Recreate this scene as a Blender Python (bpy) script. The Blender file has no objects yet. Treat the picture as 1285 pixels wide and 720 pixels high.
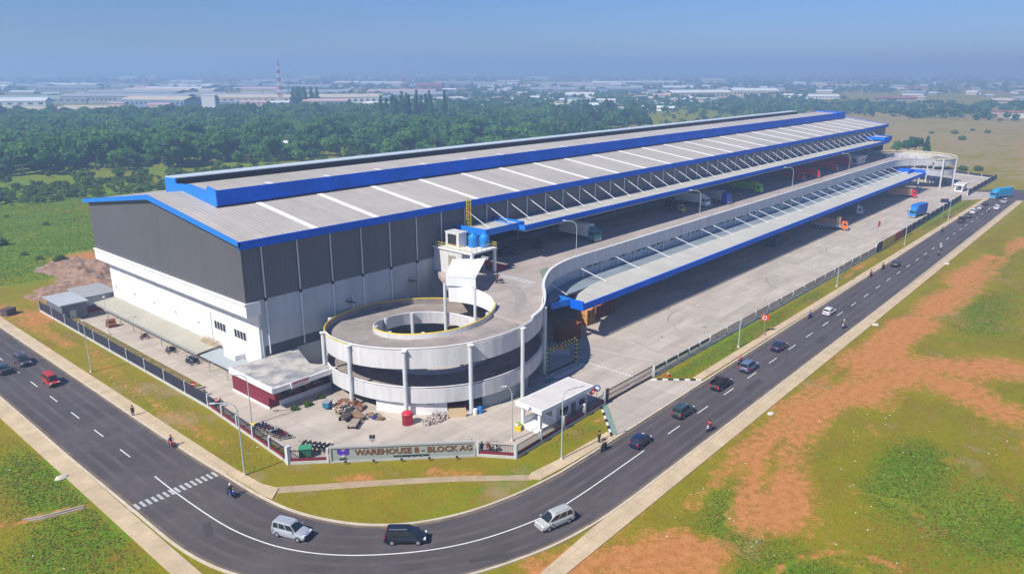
import bpy, bmesh, math, random
import numpy as np
from mathutils import Vector, Matrix
R = math.radians
S = bpy.context.scene
COL = S.collection
# ---------------------------------------------------------------- camera, light, exposure
CAM_H = 50.0
cam = bpy.data.cameras.new("camera"); cam.sensor_width = 36; cam.lens = 36 * 942 / 1285
cam.clip_start = 1; cam.clip_end = 40000
co = bpy.data.objects.new("camera", cam); COL.objects.link(co)
PITCH = math.atan(274 / 942); YAW = math.atan(857.5 / math.hypot(942, 274))
co.location = (0, 0, CAM_H); co.rotation_euler = (math.pi / 2 - PITCH, 0, YAW - math.pi / 2)
S.camera = co
W = bpy.data.worlds.new("World"); S.world = W; W.use_nodes = True
nt = W.node_tree; bg = nt.nodes["Background"]
sky = nt.nodes.new("ShaderNodeTexSky"); sky.sky_type = 'NISHITA'; sky.sun_disc = False
SUN_EL = R(46); sd = Vector((-1, 0.10, 0)).normalized()
sky.sun_elevation = SUN_EL; sky.sun_rotation = math.atan2(sd.x, sd.y) % (2 * math.pi)
sky.air_density = 1.0; sky.dust_density = 0.25; sky.ozone_density = 2.0; sky.altitude = 0
tint = nt.nodes.new("ShaderNodeVectorMath"); tint.operation = 'MULTIPLY'; tint.inputs[1].default_value = (.49, .69, 1.20)
nt.links.new(sky.outputs[0], tint.inputs[0]); nt.links.new(tint.outputs[0], bg.inputs[0]); bg.inputs[1].default_value = 0.071
sl = bpy.data.lights.new("sun", 'SUN'); sl.energy = 5.0; sl.angle = R(0.53); sl.color = (1, 0.955, 0.88)
so = bpy.data.objects.new("sun", sl); COL.objects.link(so)
ldir = Vector((-sd.x * math.cos(SUN_EL), -sd.y * math.cos(SUN_EL), -math.sin(SUN_EL)))
so.rotation_euler = ldir.to_track_quat('-Z', 'Y').to_euler(); so.location = (0, 0, 90)
vs = S.view_settings; vs.view_transform = 'Standard'; vs.look = 'None'; vs.exposure = 0.3; vs.gamma = 1
S.cycles.volume_bounces = 1; S.cycles.max_bounces = 6; S.cycles.transparent_max_bounces = 8
S.cycles.use_denoising = True
HAZE_DENSITY = 0.00062
# ---------------------------------------------------------------- materials
MATS = {}
def nm(n, a, b, op):
    m = n.new("ShaderNodeMath"); m.operation = op
    return m
def M(name, col=(.5, .5, .5), rough=.8, metal=0., var=.12, scale=.6, bump=0., fine=0., stripe=None, stripe_amt=.12,
      tiles=None, streak=None, emit=0., spec=.35, coat=0., col2=None, c2scale=.15, c2thr=.55, alpha=None):
    if name in MATS: return MATS[name]
    m = bpy.data.materials.new(name); MATS[name] = m; m.use_nodes = True
    t = m.node_tree; N = t.nodes; L = t.links; b = N["Principled BSDF"]
    b.inputs["Roughness"].default_value = rough; b.inputs["Metallic"].default_value = metal
    b.inputs["Specular IOR Level"].default_value = spec; b.inputs["Coat Weight"].default_value = coat
    c4 = (*col, 1); b.inputs["Base Color"].default_value = c4
    m.diffuse_color = c4
    if var or stripe or tiles or streak or col2:
        geo = N.new("ShaderNodeNewGeometry"); pos = geo.outputs["Position"]
        fac = None
        def mul(x):
            nonlocal fac
            if fac is None: fac = x
            else:
                q = N.new("ShaderNodeMath"); q.operation = 'MULTIPLY'; L.new(fac, q.inputs[0]); L.new(x, q.inputs[1]); fac = q.outputs[0]
        def rng(x, a, lo=.25, hi=.75):
            q = N.new("ShaderNodeMapRange"); L.new(x, q.inputs[0]); q.inputs[1].default_value = lo; q.inputs[2].default_value = hi
            q.inputs[3].default_value = 1 - a; q.inputs[4].default_value = 1 + a; return q.outputs[0]
        def noise(sc, vec=None, det=4, rg=.6):
            q = N.new("ShaderNodeTexNoise"); q.inputs["Scale"].default_value = sc; q.inputs["Detail"].default_value = det
            q.inputs["Roughness"].default_value = rg; L.new(vec or pos, q.inputs["Vector"]); return q.outputs["Fac"]
        base = None
        if col2:
            mx = N.new("ShaderNodeMix"); mx.data_type = 'RGBA'
            q = N.new("ShaderNodeMapRange"); L.new(noise(c2scale, det=6, rg=.65), q.inputs[0])
            q.inputs[1].default_value = c2thr - .08; q.inputs[2].default_value = c2thr + .08
            L.new(q.outputs[0], mx.inputs[0]); mx.inputs[6].default_value = c4; mx.inputs[7].default_value = (*col2, 1); base = mx.outputs[2]
        if var:
            mul(rng(noise(scale), var)); mul(rng(noise(scale * 9, det=3), var * .6))
        if streak:   # (axis stretch vector, amount)
            mp = N.new("ShaderNodeVectorMath"); mp.operation = 'MULTIPLY'; mp.inputs[1].default_value = streak[0]; L.new(pos, mp.inputs[0])
            mul(rng(noise(1., mp.outputs[0], det=5), streak[1]))
        if stripe:   # (axis, period)
            sx = N.new("ShaderNodeSeparateXYZ"); L.new(pos, sx.inputs[0])
            q = N.new("ShaderNodeMath"); q.operation = 'MULTIPLY'; L.new(sx.outputs[stripe[0]], q.inputs[0]); q.inputs[1].default_value = 2 * math.pi / stripe[1]
            s = N.new("ShaderNodeMath"); s.operation = 'SINE'; L.new(q.outputs[0], s.inputs[0])
            mul(rng(s.outputs[0], stripe_amt, -1, 1))
        if tiles:    # (w, h, mortar, dark)
            br = N.new("ShaderNodeTexBrick"); L.new(pos, br.inputs["Vector"]); br.inputs["Scale"].default_value = 1
            br.offset = 0; br.inputs["Brick Width"].default_value = tiles[0]; br.inputs["Row Height"].default_value = tiles[1]
            br.inputs["Mortar Size"].default_value = tiles[2]; br.inputs["Mortar Smooth"].default_value = .3
            a = tiles[4] if len(tiles) > 4 else .06
            br.inputs["Color1"].default_value = (1 - a,) * 3 + (1,); br.inputs["Color2"].default_value = (1 + a,) * 3 + (1,)
            br.inputs["Mortar"].default_value = (tiles[3],) * 3 + (1,); mul(br.outputs["Color"])
        vm = N.new("ShaderNodeVectorMath"); vm.operation = 'SCALE'
        if base: L.new(base, vm.inputs[0])
        else: vm.inputs[0].default_value = col
        if fac is not None: L.new(fac, vm.inputs["Scale"])
        else: vm.inputs["Scale"].default_value = 1
        L.new(vm.outputs[0], b.inputs["Base Color"])
        if bump:
            bn = N.new("ShaderNodeBump"); bn.inputs["Strength"].default_value = .6; bn.inputs["Distance"].default_value = bump
            L.new(noise(max(scale * 6, 3), det=4), bn.inputs["Height"]); L.new(bn.outputs[0], b.inputs["Normal"])
    if emit:
        b.inputs["Emission Color"].default_value = c4; b.inputs["Emission Strength"].default_value = emit
    return m
WHITE = M("white_wall_paint", (.80, .79, .77), .7, var=.05, streak=((.7, .7, .05), .12))
GREYWALL = M("pale_grey_wall_paint", (.42, .46, .48), .75, var=.06, scale=.2, streak=((.5, .5, .04), .14))
CLAD = M("dark_grey_cladding", (.105, .105, .112), .55, var=.07, scale=.08, stripe=(1, .8), stripe_amt=.05, streak=((.3, .3, .04), .10))
CLADX = M("dark_grey_long_cladding", (.115, .118, .13), .55, var=.07, scale=.08, stripe=(0, .8), stripe_amt=.05, streak=((.3, .3, .04), .10))
BLUE = M("blue_fascia_metal", (.0, .125, .70), .6, spec=.15, var=.08, scale=.15, streak=((.25, .3, .6), .16), tiles=(6.65, 40, .05, .7, .05))
ROOF = M("ribbed_roof_sheet", (.46, .42, .365), .6, var=.10, scale=.05, stripe=(0, .9), stripe_amt=.10, streak=((.7, .05, .05), .11), tiles=(6.65, 11, .05, .88, .035))
ROOFC = M("canopy_roof_sheet", (.52, .50, .43), .6, var=.12, scale=.12, stripe=(0, .9), stripe_amt=.05, streak=((.3, .1, .1), .12))
SKYL = M("skylight_sheet", (.88, .86, .80), .4, var=.10, scale=.8)
CONC = M("deck_concrete", (.40, .34, .30), .85, var=.12, scale=.12, tiles=(6.65, 6, .07, .72, .05), streak=((.08, .5, .5), .18), bump=.01)
YARD = M("yard_concrete", (.47, .405, .335), .85, var=.12, scale=.07, tiles=(5, 5, .07, .76, .05), streak=((.06, .4, .4), .18), bump=.01)
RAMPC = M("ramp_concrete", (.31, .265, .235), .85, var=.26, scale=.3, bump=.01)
PARA = M("parapet_paint", (.60, .585, .57), .75, var=.06, scale=.3, streak=((.9, .9, .06), .16))
COLM = M("column_paint", (.58, .60, .60), .7, var=.07, scale=.6)
ASPH = M("asphalt", (.082, .069, .072), .82, var=.18, scale=.12, streak=((.05, .3, .3), .16), bump=.006, col2=(.098, .084, .084), c2scale=.05, c2thr=.52)
KERB = M("kerb_concrete", (.58, .50, .38), .85, var=.16, scale=.6)
WALK = M("footway_concrete", (.56, .43, .27), .9, var=.16, scale=.35, tiles=(2.4, 2.4, .04, .75, .05), bump=.01)
PATH = M("trodden_earth", (.42, .31, .19), .95, var=.2, scale=.6, bump=.03)
PAINT = M("road_paint", (.74, .74, .70), .7, var=.14, scale=2.)
GREENP = M("green_floor_paint", (.20, .29, .23), .8, var=.2, scale=1.)
YEL = M("yellow_paint", (.70, .52, .03), .6, var=.1, scale=1.)
BLACK = M("black_paint", (.018, .018, .02), .6, var=.1)
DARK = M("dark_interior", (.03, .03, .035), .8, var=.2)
NAVY = M("navy_fence_panel", (.028, .028, .05), .6, var=.2, scale=.4)
MAROON = M("maroon_paint", (.19, .02, .035), .6, var=.12, scale=.8)
RED = M("red_paint", (.55, .02, .025), .5, var=.08)
STEEL = M("galvanised_steel", (.42, .44, .45), .45, metal=.4, var=.08)
POLE = M("pale_green_pole", (.42, .50, .47), .5, var=.08)
LAMPG = M("lamp_head_grey", (.6, .62, .62), .4, var=.05)
GLASS = M("dark_window_glass", (.02, .028, .035), .08, var=0, spec=.6)
TEALGL = M("teal_window_glass", (.05, .10, .12), .08, var=0, spec=.7)
WINF = M("window_frame_white", (.75, .75, .75), .5, var=.03)
RUST = M("rusty_steel", (.22, .075, .03), .85, var=.3, scale=2.)
WOOD = M("weathered_timber", (.30, .20, .12), .9, var=.3, scale=2.)
PLY = M("plywood_face", (.62, .46, .26), .8, var=.1, scale=1.)
TYRE = M("tyre_rubber", (.02, .02, .02), .9, var=.1)
RIM = M("wheel_rim", (.55, .56, .57), .35, metal=.6, var=.03)
LAMPW = M("headlight_glass", (.75, .78, .8), .1, var=0, spec=.8)
LAMPR = M("tail_light_red", (.5, .02, .02), .2, var=0, spec=.6)
TANKB = M("blue_tank_plastic", (.01, .22, .62), .4, var=.06)
SKIN = M("skin", (.30, .16, .09), .6, var=.05)
LOUV = M("black_louvre", (.012, .014, .02), .5, var=.1, stripe=(2, .5), stripe_amt=.7)
GLIT = M("glass_fascia", (.12, .15, .17), .15, var=.1, spec=.6)
def paint(name, col, rough=.28, coat=.6, metal=0.): return M(name, col, rough, metal=metal, var=.03, scale=1.5, coat=coat, spec=.5)
# ---------------------------------------------------------------- mesh builder
class G:
    def __init__(s): s.v = []; s.f = []; s.m = []
    def add(s, vs, fs, mi=0):
        o = len(s.v); s.v += [tuple(p) for p in vs]; s.f += [tuple(i + o for i in f) for f in fs]; s.m += [mi] * len(fs); return s
    def box(s, x0, x1, y0, y1, z0, z1, mi=0):
        return s.add([(x, y, z) for z in (z0, z1) for x, y in ((x0, y0), (x1, y0), (x1, y1), (x0, y1))],
                     [(3, 2, 1, 0), (4, 5, 6, 7), (0, 1, 5, 4), (1, 2, 6, 5), (2, 3, 7, 6), (3, 0, 4, 7)], mi)
    def cbox(s, c, d, rz=0, mi=0, ry=0):
        o = len(s.v); s.box(-d[0] / 2, d[0] / 2, -d[1] / 2, d[1] / 2, -d[2] / 2, d[2] / 2, mi)
        mt = Matrix.Translation(c) @ Matrix.Rotation(rz, 4, 'Z') @ Matrix.Rotation(ry, 4, 'Y')
        for i in range(o, len(s.v)): s.v[i] = tuple(mt @ Vector(s.v[i]))
        return s
    def prism(s, pts, z0, z1, mi=0, mtop=None):
        n = len(pts)
        a = sum(pts[i][0] * pts[(i + 1) % n][1] - pts[(i + 1) % n][0] * pts[i][1] for i in range(n))
        if a < 0: pts = pts[::-1]
        s.add([(x, y, z0) for x, y in pts] + [(x, y, z1) for x, y in pts],
              [tuple(range(n))[::-1]] + [(i, (i + 1) % n, n + (i + 1) % n, n + i) for i in range(n)], mi)
        s.f.append(tuple(range(len(s.v) - n, len(s.v)))); s.m.append(mi if mtop is None else mtop); return s
    def tube(s, p, q, r, n=8, r2=None, mi=0):
        p = Vector(p); q = Vector(q); r2 = r if r2 is None else r2; d = (q - p).normalized()
        a = d.orthogonal().normalized(); b = d.cross(a)
        vs = [p + (a * math.cos(t) + b * math.sin(t)) * r for t in [2 * math.pi * i / n for i in range(n)]]
        vs += [q + (a * math.cos(t) + b * math.sin(t)) * r2 for t in [2 * math.pi * i / n for i in range(n)]]
        return s.add(vs, [(i, (i + 1) % n, n + (i + 1) % n, n + i) for i in range(n)] + [tuple(range(n))[::-1], tuple(range(n, 2 * n))], mi)
    def path(s, pts, r, n=6, mi=0):
        for a, b in zip(pts, pts[1:]): s.tube(a, b, r, n, mi=mi)
        return s
    def wall(s, pts, z0, z1, th, mi=0, closed=False):
        """vertical band along a polyline; z0/z1 may be lists"""
        n = len(pts); z0 = z0 if hasattr(z0, '__len__') else [z0] * n; z1 = z1 if hasattr(z1, '__len__') else [z1] * n
        nr = []
        for i in range(n):
            a = Vector(pts[max(i - 1, 0)][:2]); b = Vector(pts[min(i + 1, n - 1)][:2]); d = (b - a); d = d.normalized() if d.length else Vector((1, 0))
            nr.append(Vector((-d.y, d.x)) * th / 2)
        vs = []
        for i, p in enumerate(pts):
            l = Vector(p[:2]) + nr[i]; r = Vector(p[:2]) - nr[i]
            vs += [(l.x, l.y, z0[i]), (r.x, r.y, z0[i]), (r.x, r.y, z1[i]), (l.x, l.y, z1[i])]
        fs = []
        for i in range(n - 1):
            o = 4 * i
            for k in range(4): fs.append((o + k, o + (k + 1) % 4, o + 4 + (k + 1) % 4, o + 4 + k))
        fs += [(3, 2, 1, 0), tuple(range(4 * n - 4, 4 * n))]
        return s.add(vs, fs, mi)
    def slab(s, A, B, z0, z1, mi=0):
        """solid strip between polylines A and B; z may be lists"""
        n = len(A); z0 = z0 if hasattr(z0, '__len__') else [z0] * n; z1 = z1 if hasattr(z1, '__len__') else [z1] * n
        vs = []
        for i in range(n): vs += [(*A[i][:2], z0[i]), (*B[i][:2], z0[i]), (*B[i][:2], z1[i]), (*A[i][:2], z1[i])]
        fs = []
        for i in range(n - 1):
            o = 4 * i
            for k in range(4): fs.append((o + k, o + 4 + k, o + 4 + (k + 1) % 4, o + (k + 1) % 4))
        fs += [(0, 1, 2, 3), tuple(range(4 * n - 4, 4 * n))[::-1]]
        return s.add(vs, fs, mi)
    def sheet(s, A, B, z, mi=0):
        n = len(A); vs = []
        for i in range(n): vs += [(*A[i][:2], z), (*B[i][:2], z)]
        return s.add(vs, [(2 * i, 2 * i + 2, 2 * i + 3, 2 * i + 1) for i in range(n - 1)], mi)
    def mesh(s, name):
        me = bpy.data.meshes.new(name); me.from_pydata(s.v, [], s.f); me.update()
        bm = bmesh.new(); bm.from_mesh(me); bmesh.ops.recalc_face_normals(bm, faces=bm.faces); bm.to_mesh(me); bm.free()
        me.polygons.foreach_set("material_index", s.m); return me
CACHE = {}
def obj(name, g, mats, parent=None, loc=(0, 0, 0), rz=0, key=None, smooth=False, fix=True):
    mats = mats if isinstance(mats, (list, tuple)) else [mats]
    if key is not None and key in CACHE: me = CACHE[key]
    else:
        g = g() if callable(g) else g
        if isinstance(g, G):
            me = g.mesh(name)
            if not fix: pass
        else: me = g
        if smooth: me.polygons.foreach_set("use_smooth", [True] * len(me.polygons))
        for m in mats: me.materials.append(m)
        if key is not None: CACHE[key] = me
    o = bpy.data.objects.new(name, me); COL.objects.link(o); o.location = loc; o.rotation_euler = (0, 0, rz)
    if parent: o.parent = parent
    if key is not None:
        for i, m in enumerate(mats):
            if me.materials[i] is not m: o.material_slots[i].link = 'OBJECT'; o.material_slots[i].material = m
    return o
def thing(name, label, cat, loc=(0, 0, 0), rz=0, group=None):
    o = bpy.data.objects.new(name, None); COL.objects.link(o); o.location = loc; o.rotation_euler = (0, 0, rz)
    o['label'] = label; o['category'] = cat
    if group: o['group'] = group
    return o
def tag(o, label, cat, group=None):
    o['label'] = label; o['category'] = cat
    if group: o['group'] = group
    return o
def struct(o, kind='structure'): o['kind'] = kind; return o
def lerp(a, b, t): return a + (b - a) * t
def interp(x, tab):
    for (a, va), (b, vb) in zip(tab, tab[1:]):
        if x <= b: return lerp(va, vb, (x - a) / (b - a)) if x > a else va
    return tab[-1][1]
def smooth_poly(P, n=6):
    out = []
    for i in range(len(P) - 1):
        p0 = P[max(i - 1, 0)]; p1 = P[i]; p2 = P[i + 1]; p3 = P[min(i + 2, len(P) - 1)]
        for k in range(n):
            t = k / n
            out.append(tuple(.5 * ((2 * p1[j]) + (-p0[j] + p2[j]) * t + (2 * p0[j] - 5 * p1[j] + 4 * p2[j] - p3[j]) * t * t + (-p0[j] + 3 * p1[j] - 3 * p2[j] + p3[j]) * t ** 3) for j in range(2)))
    out.append(tuple(P[-1][:2])); return out
def offset(P, d):
    out = []
    for i in range(len(P)):
        a = Vector(P[max(i - 1, 0)][:2]); b = Vector(P[min(i + 1, len(P) - 1)][:2]); t = (b - a).normalized()
        out.append((P[i][0] - t.y * d, P[i][1] + t.x * d))
    return out
rnd = random.Random(7)
# ---------------------------------------------------------------- ground
def vnoise(x, y, sc, seed):
    """value noise, numpy"""
    x = np.asarray(x) / sc; y = np.asarray(y) / sc
    xi = np.floor(x).astype(np.int64); yi = np.floor(y).astype(np.int64); fx = x - xi; fy = y - yi
    def h(i, j):
        n = (i * 374761393 + j * 668265263 + seed * 974634777) & 0xffffffff
        n = ((n ^ (n >> 13)) * 1274126177) & 0xffffffff
        return ((n ^ (n >> 16)) & 0xffff) / 65535.
    fx = fx * fx * (3 - 2 * fx); fy = fy * fy * (3 - 2 * fy)
    return (h(xi, yi) * (1 - fx) + h(xi + 1, yi) * fx) * (1 - fy) + (h(xi, yi + 1) * (1 - fx) + h(xi + 1, yi + 1) * fx) * fy
def fbm(x, y, sc, seed, o=4):
    return sum(vnoise(x, y, sc / 2 ** k, seed + k) * .5 ** k for k in range(o)) / sum(.5 ** k for k in range(o))
def dseg(x, y, P):
    d = np.full(x.shape, 1e9)
    for a, b in zip(P, P[1:]):
        ax, ay = a; bx, by = b; l2 = (bx - ax) ** 2 + (by - ay) ** 2 + 1e-9
        t = np.clip(((x - ax) * (bx - ax) + (y - ay) * (by - ay)) / l2, 0, 1)
        d = np.minimum(d, np.hypot(x - ax - t * (bx - ax), y - ay - t * (by - ay)))
    return d
DIRT = [  # polyline, half width, strength
 ([(240, 33.5), (182, 32.5), (153, 33.5), (126, 33.5), (106, 33.5), (92, 31), (85, 28), (77, 28)], 4.6, 1), ([(106, 33.5), (94, 36), (84, 33), (74, 30)], 3.2, .9),
 ([(138, 37), (115, 37.2), (96, 36.8), (82, 36), (73, 35.5)], 2.6, .8),
 ([(150, 6), (146, 16), (141, 24), (136, 33)], 7.5, 1), ([(128, 14), (136, 26), (120, 32)], 7, 1),
 ([(53, 40), (59, 36), (66, 31)], 4.2, 1), ([(50, 38), (58, 33), (62, 28)], 2.6, .9),
 ([(128, 6), (117, 6), (104, 2)], 2.4, .8), ([(67, 23.5), (72, 22), (76.4, 19), (77.5, 13)], .5, .9),
 ([(272, 30), (184, 30)], 3, .8), ([(330, 20), (200, 14)], 6, .5),
 ([(14, 94), (20.6, 91.9), (26.6, 89.3)], .8, 1), ([(43, 184), (48, 171), (58, 184), (64, 200)], 5.5, .8),
 ([(74, 222), (68.4, 199.3), (56, 186)], 9, .95), ([(47.8, 149), (45, 134), (43.8, 103), (44.5, 92)], 1.6, .45),
 ([(44.5, 170), (45, 150)], 2.5, .7),
 ([(49.6, 71.8), (52, 70)], 1.2, .8), ([(58.6, 64.4), (62, 59.6)], 1.6, .8), ([(201, 57), (216, 56.5)], 1.2, .8), ([(190, 56), (202, 57)], .8, .6),
 ([(230, 43), (60, 39.2)], .6, .5), ([(390, 90), (420, 220), (520, 300)], 12, .5), ([(430, 40), (520, 60), (700, 90)], 10, .5),
 ([(84, 57), (88, 56)], 1.0, .7)]
LUSH = [((137, 24.5), 5, 4), ((78, 29.5), 8, 5), ((98, 18), 12, 4), ((180, 24), 24, 5), ((92, 8), 8, 5), ((24, 100), 5, 14), ((20, 82), 7, 8), ((64.6, 55.6), 5, 2.2), ((70, 268), 55, 60),
        ((130, 56.6), 60, 2.2), ((85, 250), 30, 40), ((60, 20), 12, 8), ((330, 58), 60, 3)]
def fields(x, y):
    wob = (fbm(x, y, 9, 3) - .5) * 2; fine = (fbm(x, y, 1.6, 11, 3) - .5) * 2
    dirt = np.zeros(x.shape)
    for P, w, s in DIRT:
        d = dseg(x, y, P); dirt = np.maximum(dirt, s * np.clip(1.2 - (d + wob * min(w, 4) * .9 + fine * min(w, 2) * .5) / w, 0, 1))
    spk = np.clip((fbm(x, y, 5, 21, 5) - .57) * 4, 0, .75) * np.where(y < 41, .42, .35)
    near = ((x > -50) & (x < 420) & (y > -80) & (y < 330))
    dirt = np.clip(np.maximum(dirt, spk * near), 0, 1)
    lush = np.zeros(x.shape)
    for (cx, cy), rx, ry in LUSH: lush = np.maximum(lush, np.exp(-(((x - cx) / rx) ** 2 + ((y - cy) / ry) ** 2)))
    lush = np.clip(lush * 1.2 + (fbm(x, y, 14, 31) - .5) * 1.6, 0, 1)
    dry = np.clip((fbm(x, y, 60, 41) - .35) * 1.5, 0, 1)
    far_r = 1 / (1 + np.exp(-((x - 400) - .25 * (y - 50)) / 25.)) * (y < 330) * (x < 1150)
    dry = np.clip(dry * .5 + .75 * far_r, 0, 1); lush = lush * (1 - .85 * far_r)
    left = np.exp(-((x - 75) / 70) ** 2) * (y > 190); lush = np.clip(lush + .35 * left + .6 * (np.hypot(x, y) > 330) * (y > 190) * (x < 1200), 0, 1)
    dry = dry * np.where((y > 190) & (x < 1200) & (x < 330 + .3 * y), .3, 1.)
    return dirt, lush, dry
def ground_grid(xs, ys):
    X, Y = np.meshgrid(xs, ys, indexing='ij'); nx, ny = X.shape
    v = np.stack([X.ravel(), Y.ravel(), np.zeros(nx * ny)], 1)
    i = np.arange(nx * ny).reshape(nx, ny); q = np.stack([i[:-1, :-1], i[1:, :-1], i[1:, 1:], i[:-1, 1:]], -1).reshape(-1, 4)
    return v, q
def raw_mesh(name, v, q, k=4):
    me = bpy.data.meshes.new(name); me.vertices.add(len(v)); me.vertices.foreach_set("co", np.asarray(v, np.float32).ravel())
    me.loops.add(q.size); me.loops.foreach_set("vertex_index", q.astype(np.int32).ravel())
    me.polygons.add(len(q)); me.polygons.foreach_set("loop_start", np.arange(0, q.size, k, dtype=np.int32))
    me.update(calc_edges=True); me.validate(); return me
def geo_axis(lo, hi, step, far, grow=1.25):
    a = list(np.arange(lo, hi + step / 2, step)); s = step; x = hi
    while x < far: s *= grow; x += s; a.append(x)
    s = step; x = lo; b = []
    while x > -far: s *= grow; x -= s; b.append(x)
    return np.array(b[::-1] + a)
xs = geo_axis(-20, 300, 1.0, 9000); ys = geo_axis(-30, 230, 1.0, 9000)
gv, gq = ground_grid(xs, ys)
gme = raw_mesh("ground", gv, gq)
D, LU, DR = fields(gv[:, 0], gv[:, 1])
ca = gme.attributes.new("cover", 'FLOAT_COLOR', 'POINT')
ca.data.foreach_set("color", np.stack([D, LU, DR, np.ones(len(D))], 1).astype(np.float32).ravel())
def ground_mat():
    m = bpy.data.materials.new("grass_and_earth"); m.use_nodes = True; t = m.node_tree; N = t.nodes; L = t.links; b = N["Principled BSDF"]
    b.inputs["Roughness"].default_value = .95; b.inputs["Specular IOR Level"].default_value = .1
    at = N.new("ShaderNodeAttribute"); at.attribute_name = "cover"; sp = N.new("ShaderNodeSeparateColor"); L.new(at.outputs["Color"], sp.inputs[0])
    geo = N.new("ShaderNodeNewGeometry"); pos = geo.outputs["Position"]
    def noise(sc, det=5, rg=.65, d=0):
        q = N.new("ShaderNodeTexNoise"); q.inputs["Scale"].default_value = sc; q.inputs["Detail"].default_value = det; q.inputs["Roughness"].default_value = rg
        q.inputs["Distortion"].default_value = d; L.new(pos, q.inputs["Vector"]); return q.outputs["Fac"]
    def mr(x, a, b_, c=0., d=1.):
        q = N.new("ShaderNodeMapRange"); L.new(x, q.inputs[0]); q.inputs[1].default_value = a; q.inputs[2].default_value = b_; q.inputs[3].default_value = c; q.inputs[4].default_value = d; return q.outputs[0]
    def mix(f, a, b_):
        q = N.new("ShaderNodeMix"); q.data_type = 'RGBA'
        L.new(f, q.inputs[0]) if not isinstance(f, float) else None
        for k, c in ((6, a), (7, b_)):
            if isinstance(c, tuple): q.inputs[k].default_value = (*c, 1)
            else: L.new(c, q.inputs[k])
        return q.outputs[2]
    def add(a, b_, op='ADD'):
        q = N.new("ShaderNodeMath"); q.operation = op
        for k, c in enumerate((a, b_)):
            if isinstance(c, float): q.inputs[k].default_value = c
            else: L.new(c, q.inputs[k])
        return q.outputs[0]
    n1 = noise(.9); n2 = noise(4.5, 4); n3 = noise(.12, 6)
    lush = add(sp.outputs[1], mr(n1, .35, .65, -.35, .35))
    g = mix(mr(lush, .15, .85), (.245, .205, .010), (.165, .225, .008))
    g = mix(mr(n3, .45, .62), g, mix(mr(n1, .4, .6), (.250, .155, .020), (.190, .185, .010)))
    g = mix(mr(lush, .70, 1.15), g, (.105, .215, .008))
    n4 = noise(.03, 6); dryf = add(sp.outputs[2], add(mr(n3, .3, .7, -.35, .35), mr(n4, .35, .65, -.4, .4)))
    g = mix(mr(dryf, .45, .9), g, (.31, .235, .095))
    dirtf = add(sp.outputs[0], add(mr(n1, .3, .7, -.42, .42), mr(n2, .3, .7, -.30, .30)))
    earth = mix(mr(n1, .35, .65), (.45, .170, .050), (.54, .240, .080))
    g = mix(mr(dirtf, .30, .85), g, earth)
    pal = mix(mr(noise(14., 2), .66, .70), g, (.5, .42, .32))
    g = mix(mr(noise(.5, 3), .45, .7), g, pal)
    vm = N.new("ShaderNodeVectorMath"); vm.operation = 'SCALE'; L.new(g, vm.inputs[0]); L.new(mr(n2, .25, .75, .80, 1.20), vm.inputs["Scale"])
    L.new(vm.outputs[0], b.inputs["Base Color"])
    bn = N.new("ShaderNodeBump"); bn.inputs["Strength"].default_value = .9; bn.inputs["Distance"].default_value = .09; L.new(add(n2, mr(n1, 0, 1, 0, 2)), bn.inputs["Height"]); L.new(bn.outputs[0], b.inputs["Normal"])
    return m
GROUND = ground_mat(); gme.materials.append(GROUND)
go = bpy.data.objects.new("ground", gme); COL.objects.link(go); struct(go)
# roads -----------------------------------------------------------
INN = smooth_poly([(39.7, 400), (39.7, 200), (39.7, 130), (39.7, 105), (39.8, 93), (40.1, 84), (40.4, 76), (41.3, 70), (43.2, 64.9), (45.6, 61), (49, 57.7), (54, 54.9), (60.3, 53), (67.4, 52), (71.5, 51.85), (76, 51.8), (90, 51.8), (120, 51.9), (200, 52.2), (352, 52.6)], 8)
MID = smooth_poly([(34.4, 400), (34.4, 200), (34.35, 130), (34.3, 105), (34.25, 93), (34.2, 84), (34.6, 74.1), (35.7, 68), (37.5, 63.3), (40.3, 59), (44.3, 54.9), (48.6, 51.7), (53.6, 49.3), (60, 47.5), (66, 47.05), (74, 47.0), (90, 47.05), (120, 47.2), (200, 47.5), (352, 48)], 8)
OUT = smooth_poly([(29.1, 400), (29.1, 200), (29.05, 130), (29, 105), (29.1, 93), (29.2, 84), (29.4, 73), (30.8, 65.5), (33.8, 59.3), (37.5, 54.4), (41.5, 50.3), (46.9, 46.7), (54.9, 43.7), (62, 42.4), (69, 42.05), (76, 42), (90, 42.02), (120, 42.1), (200, 42.3), (352, 43.4)], 8)
struct(obj("road", G().sheet(INN, MID, .008).sheet(MID, OUT, .008), ASPH))
# junction beyond the far gate
struct(obj("road", G().add([(352, 43.4, .012), (352, 60, .012), (372, 60, .012), (384, 52, .012), (384, -60, .012), (371, -60, .012), (369, 20, .012), (362, 36, .012)], [(0, 7, 6, 5, 4, 3, 2, 1)]), ASPH))
kb = G().wall(offset(INN, .15), 0, .15, .3)
kb2 = G().wall(offset(OUT, -.15), 0, .15, .3)
struct(obj("kerb", kb, KERB)); struct(obj("kerb", kb2, KERB))
struct(obj("pavement", G().box(40.05, 41.9, 84, 400, 0, .12), WALK))
struct(obj("pavement", G().prism([(40.6, 84), (41.9, 84), (42.2, 78.5), (43.0, 76), (41.2, 74.5), (40.9, 76)], 0, .12), WALK))
struct(obj("pavement", G().prism([(66, 52.8), (72, 52.4), (82.3, 52.15), (82.3, 53.9), (72, 54.2), (66.4, 54.8), (65.2, 54.2)], 0, .12), WALK))
struct(obj("pavement", G().box(108.3, 350, 52.55, 54.1, 0, .12), WALK))
struct(obj("pavement", G().box(26.6, 28.7, 58, 400, 0, .10), WALK))
struct(obj("pavement", G().prism([(26.6, 58), (28.7, 58), (31, 50), (35, 43), (33, 42), (29, 49)], 0, .10), WALK))
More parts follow.
